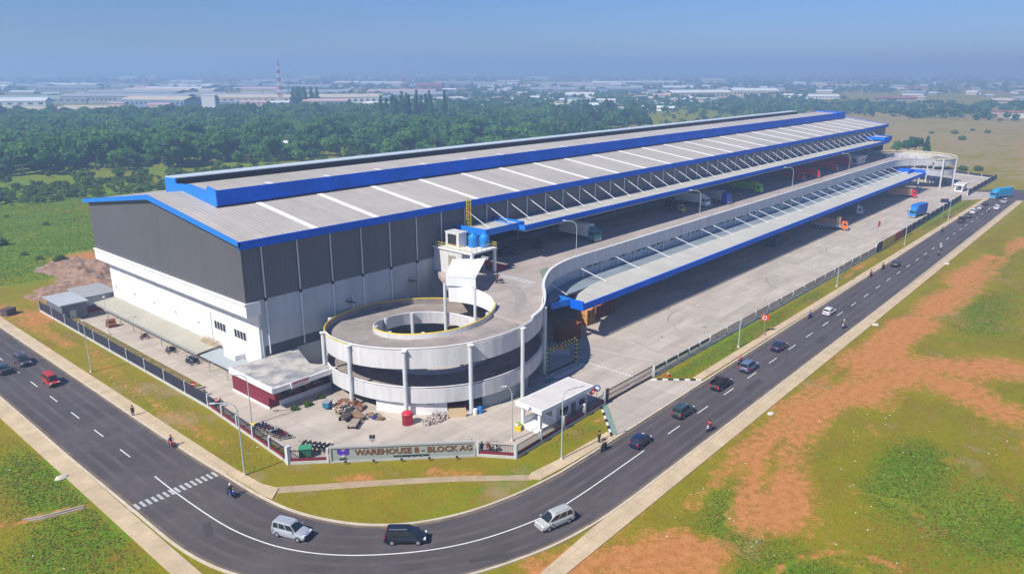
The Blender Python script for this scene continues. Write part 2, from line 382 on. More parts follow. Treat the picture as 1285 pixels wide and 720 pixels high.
struct(obj("pavement", G().prism([(50, 39.2), (352, 41.2), (352, 43), (200, 41.9), (62, 41.9), (50, 41.2)], 0, .10), WALK))
struct(obj("dirt_path", G().sheet(smooth_poly([(41.9, 77.6), (46, 74), (51.8, 68.9), (58.6, 62.6), (63.5, 57.4), (66.2, 54.6)], 5), smooth_poly([(41.2, 76.2), (45.3, 72.6), (51.0, 67.7), (57.8, 61.5), (62.7, 56.4), (65.2, 53.6)], 5), .006), PATH))
# wheel tracks, dusty edges and patches on the asphalt
TRK = M("polished_asphalt", (.104, .088, .090), .7, var=.22, scale=.3); DUST = M("dusty_asphalt_edge", (.17, .125, .085), .95, var=.4, scale=.5); PTC = M("asphalt_patch_dark", (.066, .057, .060), .85, var=.15)
tk = G(); de = G(); pt_ = G()
for o_ in (1.5, 3.2, -1.6, -3.4): tk.sheet(offset(MID, o_ + .28), offset(MID, o_ - .28), .0105)
IN2 = offset(INN, -.0); de.sheet(INN, offset(INN, -.38), .0125) if False else None
de.sheet(offset(OUT, .02), offset(OUT, .45), .0125); de.sheet(offset(INN, -.02), offset(INN, -.42), .0125)
for x_, y_, a_, l_, w_ in ((36.9, 118, 92, 5, .8), (31.5, 100, 91, 7, .6), (112, 45.2, 1, 6, 1.0), (128, 46, 20, 9, .12), (141, 44.4, 0, 4, 1.1), (176, 49.6, 0, 5, .9), (98, 44.6, 0, 3, 1.3), (33, 74.5, 70, 3, .9), (50, 47.2, -30, 4, .7), (226, 46.1, 0, 6, .8)):
    pt_.cbox((x_, y_, .009), (l_, w_, .009), R(a_))
struct(obj("wheel_track", tk, TRK)); struct(obj("road_dust", de, DUST)); struct(obj("asphalt_patch", pt_, PTC))
# painted markings
mk = G(); mk2 = G()
def seg(pts, w, z=.016, g=mk): g.sheet(offset(pts, w / 2), offset(pts, -w / 2), z)
i0 = min(range(len(MID)), key=lambda i: abs(MID[i][1] - 91) + abs(MID[i][0] - 34.3) * 5); i1 = min(range(len(MID)), key=lambda i: abs(MID[i][0] - 74) + abs(MID[i][1] - 47) * 5)
seg(MID[i0:i1 + 1] + [(81.2, 47.05)], .16)
y = 98.0
while y < 390: seg([(34.3, y), (34.3, y + 3.2)], .15); y += 8.8
x = 87.6
while x < 345: yy = 47 + (x - 74) / 278; seg([(x, yy), (x + 3.4, yy)], .15); x += 8.85
for i in range(16): seg([(29.0 + i * .70, 84.5), (29.0 + i * .70, 86.0)], .36, .016, mk2)
struct(obj("road_marking", mk, PAINT)); struct(obj("road_marking", mk2, M("worn_road_paint", (.46, .46, .45), .8, var=.45, scale=4.)))
# yard --------------------------------------------------------------
yp = [(48.9, 178), (48.9, 84), (47.6, 80.8), (51.2, 77.2), (65.3, 63.6), (68.2, 59.6), (90, 59.7), (104, 59.5), (222, 58.8), (416, 61), (426, 82), (408, 112), (399, 122), (399, 170), (60, 178)]
struct(obj("yard_paving", G().add([(x, y, .02) for x, y in yp], [tuple(range(len(yp)))[::-1]]), YARD))
struct(obj("driveway", G().add([(89.8, 59.7, .03), (82.5, 52.3, .03), (83, 51.9, .03), (108, 51.9, .03), (108, 52.3, .03), (102.8, 59.5, .03)], [tuple(range(6))]), YARD))
struct(obj("driveway", G().add([(338, 60, .03), (350, 52.2, .03), (371, 52, .03), (366, 60.4, .03)], [tuple(range(4))]), YARD))
struct(obj("gate_strip", G().add([(89.0, 59.5, .034), (81.9, 52.6, .034), (82.9, 52.4, .034), (90.6, 59.5, .034)], [tuple(range(4))]), GREENP))
ym = G()
for i in range(15): seg([(102.1, 71 - i * .62), (102.1, 70.7 - i * .62)], .5, .03, ym)
for i in range(15): seg([(93 + i * .56, 71.5), (93.3 + i * .56, 71.5)], 1.1, .03, ym)
for i in range(4): seg([(89.6 + i * .7, 70.5), (89.9 + i * .7, 70.5)], 1.4, .03, ym)
for xx in (194, 222):
    for i in range(24): seg([(xx, 79 - i * .85), (xx, 78.6 - i * .85)], .35, .03, ym)
seg([(108, 76.5), (110.5, 63)], .12, .03, ym)
struct(obj("yard_marking", ym, PAINT))
sk = G(); r9 = random.Random(9)
for i in range(34):
    x_ = r9.uniform(112, 330); y_ = r9.uniform(62, 78); a_ = r9.uniform(.6, 2.4); l_ = r9.uniform(5, 12); c_ = r9.uniform(-.05, .05)
    P_ = [(x_ + l_ * t_ / 6 * math.cos(a_ + c_ * t_ * 2), y_ + l_ * t_ / 6 * math.sin(a_ + c_ * t_ * 2) * .8) for t_ in range(7)]
    P_ = [p for p in P_ if 61 < p[1] < 100]
    if len(P_) > 2: seg(P_, r9.uniform(.12, .3), .026 + i * .0001, sk)
for i in range(26):
    x_, y_ = (r9.uniform(110, 320), r9.uniform(62, 85)); rr0 = r9.uniform(.2, .6)
    sk.add([(x_ + rr0 * (1 + .3 * math.sin(3 * t_)) * math.cos(t_), y_ + rr0 * math.sin(t_), .0262 + i * .00005) for t_ in [k_ * .6283 for k_ in range(10)]], [tuple(range(10))])
struct(obj("yard_stains", sk, M("tyre_and_oil_stain", (.27, .23, .20), .9, var=.25, scale=1.2)))
yg = G().box(101.6, 102.6, 71.6, 73.6, .022, .027).box(90, 92.6, 71, 72.2, .022, .027)
struct(obj("yard_marking", yg, GREENP))
bw = G(); bk = G()
for i in range(9):
    (bw if i % 2 == 0 else bk).cbox((lerp(102.9, 108.2, (i + .5) / 9), lerp(59.0, 52.6, (i + .5) / 9), .1), (.93, .3, .2), math.atan2(-6.4, 5.3))
    (bw if i % 2 else bk).cbox((lerp(88.6, 81.6, (i + .5) / 9), lerp(59.2, 52.6, (i + .5) / 9), .1), (1.06, .3, .2), math.atan2(-6.6, -7))
struct(obj("kerb", bw, PAINT)); struct(obj("kerb", bk, BLACK))
# mounds of tipped earth at the back of the yard
def mound(name, cx, cy, rx, ry, h, mat, label, seed):
    n = 60; vs = []; fs = []
    X, Y = np.meshgrid(np.linspace(-1, 1, n), np.linspace(-1, 1, n), indexing='ij')
    RR = np.clip(1 - (X ** 2 + Y ** 2) - (fbm(X * rx + cx, Y * ry + cy, 7, seed + 9) - .45) * 1.5, 0, 1)
    Z = RR ** .9 * h * (.1 + 1.5 * fbm(X * rx + cx, Y * ry + cy, 3, seed) ** 2) - .12 + RR * fbm(X * rx + cx, Y * ry + cy, 1.2, seed + 3) * .7
    v = np.stack([X.ravel() * rx + cx, Y.ravel() * ry + cy, Z.ravel()], 1)
    i = np.arange(n * n).reshape(n, n); q = np.stack([i[:-1, :-1], i[1:, :-1], i[1:, 1:], i[:-1, 1:]], -1).reshape(-1, 4)
    me = raw_mesh(name, v, q); o = obj(name, me, mat); struct(o); return o
EARTH = M("tipped_earth", (.30, .17, .10), .95, var=.3, scale=.7, bump=.12, col2=(.34, .26, .20), c2scale=.6)
mound("earth_mound", 68, 203, 10, 22, 2.2, EARTH, "", 5)
mound("earth_mound", 57, 190, 8, 9, .9, EARTH, "", 9)
# ---------------------------------------------------------------- warehouse
X0, X1, Y0, Y1, YR = 58.5, 399.5, 108.0, 168.0, 138.0
def zr(y): return 23.7 + (30 - abs(y - YR)) * 4.1 / 30
wh = thing("warehouse", "huge long warehouse with dark grey cladding, ribbed roof and blue fascia", "warehouse", (X0, Y0, 0))
def wp(name, g, mats, **k):
    o = obj(name, g, mats, **k); o.parent = wh; o.matrix_parent_inverse = Matrix.Translation((-X0, -Y0, 0)); return o
sec = lambda x0, x1, pr: G().add([(x, y, z) for x in (x0, x1) for y, z in pr], [tuple(range(len(pr)))[::-1], tuple(range(len(pr), 2 * len(pr)))] + [(i, (i + 1) % len(pr), len(pr) + (i + 1) % len(pr), len(pr) + i) for i in range(len(pr))])
gab = [(Y0, 13.7), (Y0, zr(Y0) - .15), (YR, zr(YR) - .15), (Y1, zr(Y1) - .15), (Y1, 13.7)]
wp("gable_cladding", sec(X0, X0 + .4, gab), CLAD)
wp("far_gable_cladding", sec(X1 - .4, X1, [(Y0, 0), *gab[1:4], (Y1, 0)]), CLAD)
wp("long_cladding", G().box(X0 + .4, 104, Y0, Y0 + .3, 13.7, 23.4).box(104, X1 - .4, Y0, Y0 + .3, 17.0, 23.4), CLADX)
wp("back_wall", G().box(X0 + .42, X1 - .4, Y1 - .3, Y1 - .01, 13.7, 23.4).box(61, X1 - .4, Y1 - .3, Y1, 0, 13.68), CLADX)
wp("gable_lower_wall", G().box(60.5, 60.9, 108.3, 167.5, 0, 11.4), WHITE)
wp("gable_ledge", G().box(58.3, 60.9, 107.7, 168.2, 11.3, 13.65).box(58.1, 58.3, 107.7, 168.2, 13.35, 13.65), WHITE)
wp("long_lower_wall", G().box(60.9, 104, Y0 + .02, Y0 + .3, 0, 13.68), GREYWALL)
wp("wall_base_band", G().box(61.2, 76, Y0 - .03, Y0 + .02, 3.9, 5.6), M("dark_slate_band", (.06, .075, .085), .6))
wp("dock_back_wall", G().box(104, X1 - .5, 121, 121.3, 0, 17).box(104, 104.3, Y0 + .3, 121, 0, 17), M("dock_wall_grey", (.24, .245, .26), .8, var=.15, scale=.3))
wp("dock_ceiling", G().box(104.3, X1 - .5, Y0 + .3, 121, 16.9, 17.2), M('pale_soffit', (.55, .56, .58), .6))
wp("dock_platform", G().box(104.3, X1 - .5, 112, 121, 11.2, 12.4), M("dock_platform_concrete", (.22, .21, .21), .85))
for i in range(36):
    x = 108.5 + i * 8; 
    wp("dock_door", G().box(x, x + 3.4, 120.85, 121, 12.4, 15.9), MAROON if i % 3 == 0 else RED if i % 5 == 0 else STEEL)
# roof
rf = wp("roof", G().add([(x, y, z) for x in (X0 - .5, X1 + .5) for y, z in ((Y0 - .8, zr(Y0 - .8)), (YR, zr(YR)), (Y1 + .8, zr(Y1 + .8)), (Y1 + .8, zr(Y1 + .8) + .25), (YR, zr(YR) + .25), (Y0 - .8, zr(Y0 - .8) + .25))],
    [(0, 1, 4, 5), (1, 2, 3, 4), (6, 11, 10, 7), (7, 10, 9, 8), (0, 6, 7, 1), (1, 7, 8, 2), (5, 4, 10, 11), (4, 3, 9, 10), (0, 5, 11, 6), (2, 8, 9, 3)]), ROOF)
def onroof(g, x0, x1, y0, y1, dz): 
    n = 2; g.add([(x, y, zr(y) + .25 + d) for d in (0.005, dz) for x, y in ((x0, y0), (x1, y0), (x1, y1), (x0, y1))], [(3, 2, 1, 0), (4, 5, 6, 7), (0, 1, 5, 4), (1, 2, 6, 5), (2, 3, 7, 6), (3, 0, 4, 7)])
x = 72.4 - 13.28
k = 0
while x < 397:
    if x > 60:
        g = G(); onroof(g, x - .55, x + .55, Y0 - .6, 125.3, .07)
        o = obj("skylight", g, SKYL, parent=rf)
    x += 13.28
wp("eave_fascia", G().box(X0 - .75, X1 + .75, Y0 - 1.05, Y0 - .8, 22.75, 24.05), BLUE)
wp("eave_gutter", G().box(X0 - .5, X1 + .5, Y0 - .8, Y0 - .35, 23.1, 23.3), STEEL)
gf = [(Y0 - 1.05, zr(Y0) - .45), (YR, zr(YR) - .5), (Y1 + 1.05, zr(Y1) - .45), (Y1 + 1.05, zr(Y1) + .35), (YR, zr(YR) + .4), (Y0 - 1.05, zr(Y0) + .3)]
def verge(x0, x1): return G().add([(x, y, z) for x in (x0, x1) for y, z in gf], [(0, 1, 4, 5), (1, 2, 3, 4), (6, 11, 10, 7), (7, 10, 9, 8), (0, 6, 7, 1), (1, 7, 8, 2), (5, 4, 10, 11), (4, 3, 9, 10), (0, 5, 11, 6), (2, 8, 9, 3)])
BLUE2 = M("blue_verge_metal", (.015, .20, .68), .45, var=.06, scale=.2)
wp("verge_fascia", verge(X0 - .75, X0 - .5), BLUE2); wp("verge_fascia", verge(X1 + .5, X1 + .75), BLUE)
# raised ridge monitor
MX0, MX1 = 64.5, 393
mon = wp("roof_monitor", sec(MX0 + .3, MX1 - .3, [(126.0, zr(126) + .3), (126.0, 28.6), (YR, 29.1), (141.2, 28.8), (141.2, zr(141.2) + .3), (YR, zr(YR) + .3)]), ROOF)
fm = [BLUE]
obj("monitor_fascia", G().box(MX0 + .3, MX1, 125.5, 125.75, zr(125.5) + .55, 29.4), BLUE, parent=mon)
obj("monitor_flashing", G().box(MX0, MX1, 125.35, 125.95, zr(125.5) + .26, zr(125.5) + .5), BLACK, parent=mon)
obj("monitor_end_plate", sec(MX0, MX0 + .3, [(125.5, 26.4), (125.5, 29.5), (128.4, 29.9), (129.2, 29.05), (134.8, 29.6), (140.4, 29.2), (140.4, 30.2), (144.8, 30.0), (144.8, zr(144.8) + .25), (YR, zr(YR) + .25)]), BLUE2, parent=mon)
obj("monitor_end_plate", sec(MX1 - .3, MX1, [(125.7, 26.5), (125.7, 29.4), (140.4, 29.5), (140.4, zr(140.4) + .3), (YR, zr(YR) + .3)]), BLUE, parent=mon)
obj("ridge_louvre", G().box(MX0 + .3, 372, 141.3, 144.3, zr(144) + .4, 30.0), LOUV, parent=mon)
obj("ridge_cap", G().box(MX0 + .3, 372, 141.0, 145, 30.02, 30.2), M("pale_ridge_sheet", (.55, .62, .64), .4), parent=mon)
x = 78
while x < 390:
    obj("monitor_skylight", G().add([(x - .5, 128, 28.75), (x + .5, 128, 28.75), (x + .5, 131.5, 28.89), (x - .5, 131.5, 28.89)], [(0, 1, 2, 3)]), SKYL, parent=mon); x += 13.28
# downpipes on the long wall, one every bay
PIPE = M("white_downpipe", (.78, .79, .80), .5, var=.04)
k = 0; x = 62.0
while x < 397:
    z0 = 4.2 if x < 77 else (.1 if x < 103 else 18.2)
    dp = wp("downpipe", G().tube((x, Y0 - .16, z0), (x, Y0 - .16, 22.75), .11, 6), PIPE)
    if x < 104: obj("pipe_collar", G().cbox((x, Y0 - .16, 13.7), (.4, .3, .5)), BLACK, parent=dp)
    x += 6.65
# truck canopy on the upper level
CZ = 18.0
cn = wp("canopy", G().add([(x, y, z) for x in (116.4, 372) for y, z in ((Y0, 17.7), (98.3, CZ + .3), (98.3, CZ + .55), (Y0, 17.95))], [(0, 1, 2, 3), (7, 6, 5, 4), (0, 4, 5, 1), (1, 5, 6, 2), (2, 6, 7, 3), (3, 7, 4, 0)]), ROOFC)
obj("canopy_fascia", G().box(116.4, 372.3, 98.0, 98.28, CZ - .1, CZ + .95), BLUE, parent=cn)
obj("canopy_fascia", G().box(116.1, 116.38, 98.0, Y0 - .02, CZ - .1, CZ + .95), BLUE2, parent=cn)
obj("canopy_soffit", G().box(116.6, 372, 98.4, Y0 - .05, CZ - .5, CZ - .35), M('pale_soffit', (.55, .56, .58), .6), parent=cn)
cb = wp("stair_canopy", G().box(106.4, 117.6, 99.9, Y0, 18.5, 18.75), ROOFC)
obj("canopy_fascia", G().box(106.1, 117.9, 99.6, 99.88, 18.1, 19.4).box(106.1, 106.38, 99.9, Y0 - .02, 18.1, 19.4).box(117.62, 117.9, 99.9, Y0 - .02, 18.96, 19.4), BLUE2, parent=cb)
cb2 = wp("stair_canopy", G().box(368, 379, 99.5, Y0, 19.6, 19.9), ROOFC)
obj("canopy_fascia", G().box(367.7, 379.3, 99.2, 99.48, 18.2, 20.3).box(367.7, 367.98, 99.5, Y0 - .02, 18.96, 20.3).box(379.02, 379.3, 99.5, Y0 - .02, 18.2, 20.3), BLUE, parent=cb2)
x = 108.5
while x < 378:
    wp("canopy_brace", G().tube((x, Y0 - .2, 22.3), (x + 1.6, 102.5, 18.75), .075, 6), PIPE); x += 6.65
x = 116
while x < 372:
    wp("canopy_post", G().tube((x, 111.3, 11.2), (x, 111.3, 17.4), .22, 8), M("dock_post_grey", (.30, .31, .33), .6)); x += 13.3
# gable end details: windows, side lights, hoods
def window(y, z, w, h, n):
    f = wp("window", G().box(60.38, 60.5, y - w / 2, y + w / 2, z - h / 2, z + h / 2), WINF)
    g = G()
    for i in range(n):
        a = y - w / 2 + w * (i + .12) / n; g.box(60.34, 60.38, a, a + w * .76 / n, z - h / 2 + .12, z + h / 2 - .12)
    obj("pane", g, GLASS, parent=f)
window(121.2, 6.4, 3.9, 1.6, 4); window(114.4, 6.4, 3.9, 1.6, 4); window(115.2, 1.9, 1.8, 2.0, 2)
wp("porch_wall", G().box(58.6, 60.5, 113.6, 117.3, 0, 3.2), WHITE)
for x in (78.5, 93.5): wp("wall_hood", G().cbox((x, Y0 - .6, 10.2 if x > 90 else 9.4), (1.6, 1.2, .12), 0, 0, .3), BLACK)
g = G()
for i in range(5): g.box(60.35, 60.5, 129 + i * 9, 129.4 + i * 9, 5.2, 5.5)
wp("wall_lamp", g, STEEL)
wp("drain_pipe", G().tube((79.3, Y0 - .2, .1), (79.3, Y0 - .2, 10.6), .1, 6).tube((60.4, 124.4, 3), (60.4, 124.4, 8.4), .09, 6), PIPE)
# ---------------------------------------------------------------- upper truck deck with spiral ramps
DZ, PT = 11.2, 12.3
S_CUR = smooth_poly([(90.6, 73.0), (94.2, 75.2), (98.2, 78.3), (102.2, 81.8), (107.0, 85.1), (112.4, 87.9), (118.8, 89.6), (124.5, 90.0), (130, 90.0)], 5)
FARC = (378.0, 90.0)
far_cur = smooth_poly([(340, 90), (347, 89.7), (353, 88.5), (358, 86), (363, 82), (368, 77)], 5)
deck = thing("truck_deck", "raised concrete truck deck along the warehouse with pale parapet", "truck deck", (100, 90, 0))
def dk(name, g, mats, par=None, **k):
    o = obj(name, g, mats, **k); o.parent = par or deck
    if par is None: o.matrix_parent_inverse = Matrix.Translation((-100, -90, 0))
    return o
inner_deck = [(90.6, 82.4), (92.6, 85.6), (93.3, 89.5), (92.6, 93.0), (91.7, 95.1), (96, 101.5), (100, 107.9)]
top = [*S_CUR, *far_cur, (372, 86), (375, 100), (375, 107.9), *inner_deck[::-1], (89.4, 81.2), (86.5, 80.6), (87.0, 72.0)]
dslab = G().prism([p for p in top], 10.2, DZ - .02, 0)
dk("deck_slab", dslab, [CONC])
dk("deck_surface", G().box(104.1, 395, 107.9, 112, 11.1, DZ - .03), CONC)
outer = [(87.0, 71.8), *S_CUR, *far_cur]
pr = dk("parapet", G().wall(outer, 9.6, PT, .3), PARA)
dk("parapet_cap", G().wall(outer, PT + .002, PT + .13, .5), WINF)
for p in outer[::12]: pass
wb = [(p[0], p[1]) for p in S_CUR[22:]] + [(340, 90)]
wb = offset(wb, .5)
dk("recessed_wall", G().wall(wb, 7.2, 9.65, .2), GREYWALL)
g = G(); x = 128; i = 0
while x < 350:
    if i % 4 != 3: g.box(x, x + 1.5, 90.32, 90.42, 9.0, 9.4)
    x += 2.2; i += 1
dk("wall_slot", g, BLACK)
x = 119.5
while x < 362:
    dk("wall_post", G().tube((x, 90.1, 7.4), (x, 90.1, 9.7), .12, 6), PIPE); x += 6.65
# grey apron and low canopy
ap = G().slab([(110.5, 85.6), (116, 88.3), (122, 90.6), (354, 90.6)], [(113, 84.6), (119, 85.2), (124, 85.4), (354, 85.4)], 7.0, 7.3)
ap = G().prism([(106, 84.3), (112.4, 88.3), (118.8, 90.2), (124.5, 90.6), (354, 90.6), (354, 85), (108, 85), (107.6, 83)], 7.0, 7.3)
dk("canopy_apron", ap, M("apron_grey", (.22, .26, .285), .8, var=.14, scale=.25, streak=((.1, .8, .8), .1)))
lc = G().prism([(109.3, 78.0), (354, 78.0), (354, 85.6), (127, 85.6), (121, 84.8), (115, 83.2), (111, 81), (109.3, 79.3)], 7.32, 7.55)
LC = dk("low_canopy", lc, ROOFC)
dk("canopy_fascia", G().box(109.0, 354.3, 77.5, 77.78, 6.7, 7.95), BLUE, par=None)
dk("canopy_fascia", G().prism([(104.2, 81.4), (108.8, 80.4), (109.1, 80.7), (109.1, 83.4), (108.8, 83.4), (108.8, 80.9), (104.4, 81.8)], 7.25, 8.5), BLUE2)
dk("canopy_fascia", G().box(108.75, 109.0, 77.5, 81.0, 6.7, 8.45), BLUE)
dk("canopy_fascia", G().box(354.0, 354.3, 77.8, 90, 6.9, 8.9).box(346, 354.0, 82.3, 82.6, 7.6, 9.0), BLUE)
x = 110.8; i = 0
while x < 352:
    dk("canopy_brace", G().tube((x + .1, 90.0 if x > 118 else 87.5, 9.9), (x + 1.9, 84.2, 7.6), .085, 6), PIPE); x += 6.65 if i % 3 == 2 and x > 160 else 13.3 if x < 185 else 9.0; i += 1
x = 112.0
while x < 356:
    dk("column", G().tube((x, 91.2, .02), (x, 91.2, 10.3), .45, 12), COLM)
    dk("column", G().tube((x, 106.5, .02), (x, 106.5, 10.3), .45, 12), COLM); x += 13.3
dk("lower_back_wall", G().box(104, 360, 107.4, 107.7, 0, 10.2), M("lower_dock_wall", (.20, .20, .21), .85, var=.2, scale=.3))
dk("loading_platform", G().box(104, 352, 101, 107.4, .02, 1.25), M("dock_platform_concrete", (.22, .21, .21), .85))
# drain grating across the deck mouth
dk("floor_grating", G().box(105.3, 105.9, 86.6, 96.8, DZ - .01, DZ + .03), M("striped_grating", (.5, .5, .48), .7, stripe=(1, .42), stripe_amt=.8)); dk("floor_grating", G().box(104.3, 104.7, 86.6, 96.8, DZ - .01, DZ + .03), M("striped_grating", (.5, .5, .48), .7))
dk("floor_patch", G().add([(107.6, 86.2, DZ + .004), (112, 88.4, DZ + .004), (116.5, 92, DZ + .004), (113, 91.5, DZ + .004)], [(0, 1, 2, 3)]), M("green_grey_patch", (.20, .24, .18), .8, var=.1))
dk("tyre_marks", G().sheet(smooth_poly([(89, 76.5), (96, 80.5), (101.5, 87), (103, 95)], 5), smooth_poly([(90, 78.5), (95, 82.3), (99.5, 88), (101, 95)], 5), DZ + .003), M("worn_deck_concrete", (.345, .295, .262), .85, var=.15, scale=.5))
# spiral ramps -----------------------------------------------------
def spiral(cx, cy, sx, phi0, turns, name, label, near):
    root = thing(name, label, "spiral ramp", (cx, cy, 0))
    inv = Matrix.Translation((-cx, -cy, 0))
    def q(nm_, g, mats, **k):
        o = obj(nm_, g, mats, **k); o.parent = root; o.matrix_parent_inverse = inv; return o
    RO, RI = 18.2, 10.3
    prof = [(0, 11.18), (45, 10.3), (71, 9.8), (101, 9.3), (135, 8.6), (205, 7.0), (290, 5.9), (360, 4.7), (405, 3.7), (431, 3.35), (495, 3.2), (585, 1.7), (650, .1)]
    if not near: prof = [(0, 11.18), (200, 11.1), (300, 9.0), (360, 6.6), (450, 5.4), (560, 2.8), (650, .1)]
    def pt(r, t): a = R(phi0 - t); return (cx + sx * r * math.cos(a), cy + r * math.sin(a))
    ts = list(range(0, 651, 5))
    zz = [interp(t, prof) for t in ts]
    A = [pt(RO, t) for t in ts]; B = [pt(RI, t) for t in ts]
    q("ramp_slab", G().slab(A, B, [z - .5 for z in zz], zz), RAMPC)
    n1 = [t for t in ts if t <= 205]
    po = lambda a, b, r, lo, hi: G().wall([pt(r, t) for t in ts if a <= t <= b], [interp(t, prof) + lo for t in ts if a <= t <= b], [interp(t, prof) + hi for t in ts if a <= t <= b], .25)
    q("outer_parapet", po(0, 160, RO + .12, -1.75, 1.12), PARA)
    q("outer_parapet", po(160, 325, RO + .12, -.9 if near else -1.7, .95), RAMPC)
    q("outer_parapet", po(325, 600, RO + .12, -1.2, 1.12), PARA)
    q("handrail", G().path([(*pt(RO + .12, t), interp(t, prof) + 1.42) for t in ts if t <= 160], .10), WINF)
    q("handrail", G().path([(*pt(RO + .12, t), interp(t, prof) + 1.36) for t in ts if 345 <= t <= 600], .09), WINF)
    q("yellow_rail", G().path([(*pt(RO + .12, t), interp(t, prof) + 1.05) for t in ts if (135 if near else 20) <= t <= 330], .13), YEL if near else M('cream_rail', (.75, .62, .30), .6))
    q("inner_parapet", po(0, 650, RI, -1.3, .78), PARA)
    q("yellow_rail", G().path([(*pt(RI, t), interp(t, prof) + .82) for t in ts if t <= 165], .13), YEL)
    q("white_rail", G().path([(*pt(RI, t), interp(t, prof) + .82) for t in ts if 160 <= t <= 330], .12), WINF)
    if not near: q('rim_cap', G().wall([pt(RO + .12, t) for t in ts if t <= 300], [interp(t, prof) + .96 for t in ts if t <= 300], [interp(t, prof) + 1.16 for t in ts if t <= 300], .7), M('cream_rail', (.75, .62, .30), .6))
    if near:
        # high deck wall round the back of the well
        at = [R(a) for a in range(-48, 34, 5)]
        q("well_wall", G().wall([(cx + 10.05 * math.cos(a), cy + 10.05 * math.sin(a)) for a in at], 9.2, [12.2 + .012 * math.degrees(a) for a in at], .3), WHITE)
    for k, a in enumerate(range(3, 363, 30)):
        x, y = cx + sx * 18.75 * math.cos(R(a)), cy + 18.75 * math.sin(R(a))
        tt = (phi0 - a) % 360; h = interp(tt, prof) + 1.15
        if y > 107.2: continue
        if near and tt > 300: h = 10.2
        c = q("column", G().tube((x, y, .02), (x, y, h), .33, 14), COLM)
        if h < 12 and tt < 165: obj("column_cap", G().cbox((x, y, h + .08), (.95, .8, .14), R(a)), WINF, parent=c)
    for k, a in enumerate(range(-36, 324, 36)):
        x, y = cx + sx * 9.85 * math.cos(R(a)), cy + 9.85 * math.sin(R(a))
        tt = (phi0 - a) % 360; h = interp(tt, prof) + .9
        if near and a in (0, 36): h = 12.6
        if not near: h = min(h, 11.0)
        q("column", G().tube((x, y, .02), (x, y, h), .30, 12), COLM)
    arc = lambda a0, a1, r=17.7: [(cx + sx * r * math.cos(R(a)), cy + r * math.sin(R(a))) for a in np.arange(a0, a1 + .1, 3)]
    if near:
        q("ground_floor_wall", G().wall(arc(196, 233), .02, 2.4, .25), WHITE)
        for a in (207, 215, 224): q("vent_slot", G().cbox((cx + 17.87 * math.cos(R(a)), cy + 17.87 * math.sin(R(a)), 1.9), (.1, 1.1, .32), R(a)), BLACK)
        q("side_panel_wall", G().wall(arc(250, 283), .02, 3.0, .2), M("smoky_panel", (.26, .32, .34), .45, var=.12, scale=.5))
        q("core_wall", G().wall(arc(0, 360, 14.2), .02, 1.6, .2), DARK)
        q("partition", G().wall([(cx - 16.8, cy - 5), (cx - 8, cy - 2)], .02, 3.0, .2), M("partition_grey", (.18, .18, .18), .8))
        q("partition", G().wall([(cx - 2, cy - 14), (cx + 5.5, cy - 16.6)], .02, 2.6, .2), M("partition_grey", (.18, .18, .18), .8))
        q("exit_ramp_wall", G().wall([(97.6, 83.5), (100.4, 79.5), (103.2, 76.2)], .02, [1.6, 1.2, .9], .3), PARA)
        q("yellow_rail", G().path([(97.6, 83.5, 1.7), (100.4, 79.5, 1.3), (103.2, 76.2, 1.0)], .13), YEL)
    else:
        q("ground_floor_wall", G().wall(arc(228, 262, 16), .02, 2.4, .25), M("cream_plaster", (.55, .53, .44), .8))
    return root
spiral(82.5, 89.5, 1, -45, 2, "spiral_ramp", "round white spiral ramp with yellow rails at the near corner of the warehouse", True)
fcab = thing("ramp_cabin", "small white cabin on the far end of the raised deck", "cabin", (334, 99, DZ))
obj("wall", G().box(0, 9, 0, 6, 0, 2.9), WHITE, parent=fcab); obj("roof", G().box(-.5, 9.5, -.6, 6.5, 2.9, 3.25), WHITE, parent=fcab)
obj("window", G().box(-.08, 0, 1, 5, .9, 2.3), GLASS, parent=fcab); obj("window", G().box(2.5, 8, -.08, 0, .9, 2.3), GLASS, parent=fcab)
spiral(FARC[0], FARC[1], -1, -45, 2, "spiral_ramp", "distant spiral ramp joining the far end of the raised truck deck", False)
# small pitched shelter on the deck
sh = thing("deck_shelter", "white sheet shelter roof standing over the spiral ramp well", "shelter", (93, 93, DZ))
q4 = [(90.4, 94.9), (93.1, 90), (102, 95.8), (97.3, 100.2)]
o = obj("roof", G().add([(x, y, z) for (x, y), z in zip(q4, (14.0, 14.0, 14.9, 14.9))] + [(x, y, z + .15) for (x, y), z in zip(q4, (14.0, 14.0, 14.9, 14.9))], [(3, 2, 1, 0), (4, 5, 6, 7), (0, 1, 5, 4), (1, 2, 6, 5), (2, 3, 7, 6), (3, 0, 4, 7)]), M("white_roof_sheet", (.80, .82, .84), .4, var=.04, streak=((.3, 1, 1), .05)))
o.parent = sh; o.matrix_parent_inverse = Matrix.Translation((-93, -93, -DZ))
o = obj("front_board", G().wall([(90.5, 94.9), (93.2, 90.1)], 12.3, 14.0, .12), WHITE); o.parent = sh; o.matrix_parent_inverse = Matrix.Translation((-93, -93, -DZ))
for x, y in ((97.4, 99.8), (101.5, 95.9), (93.4, 90.6)):
    o = obj("post", G().tube((x, y, DZ), (x, y, 14.4), .09, 6), STEEL); o.parent = sh; o.matrix_parent_inverse = Matrix.Translation((-93, -93, -DZ))
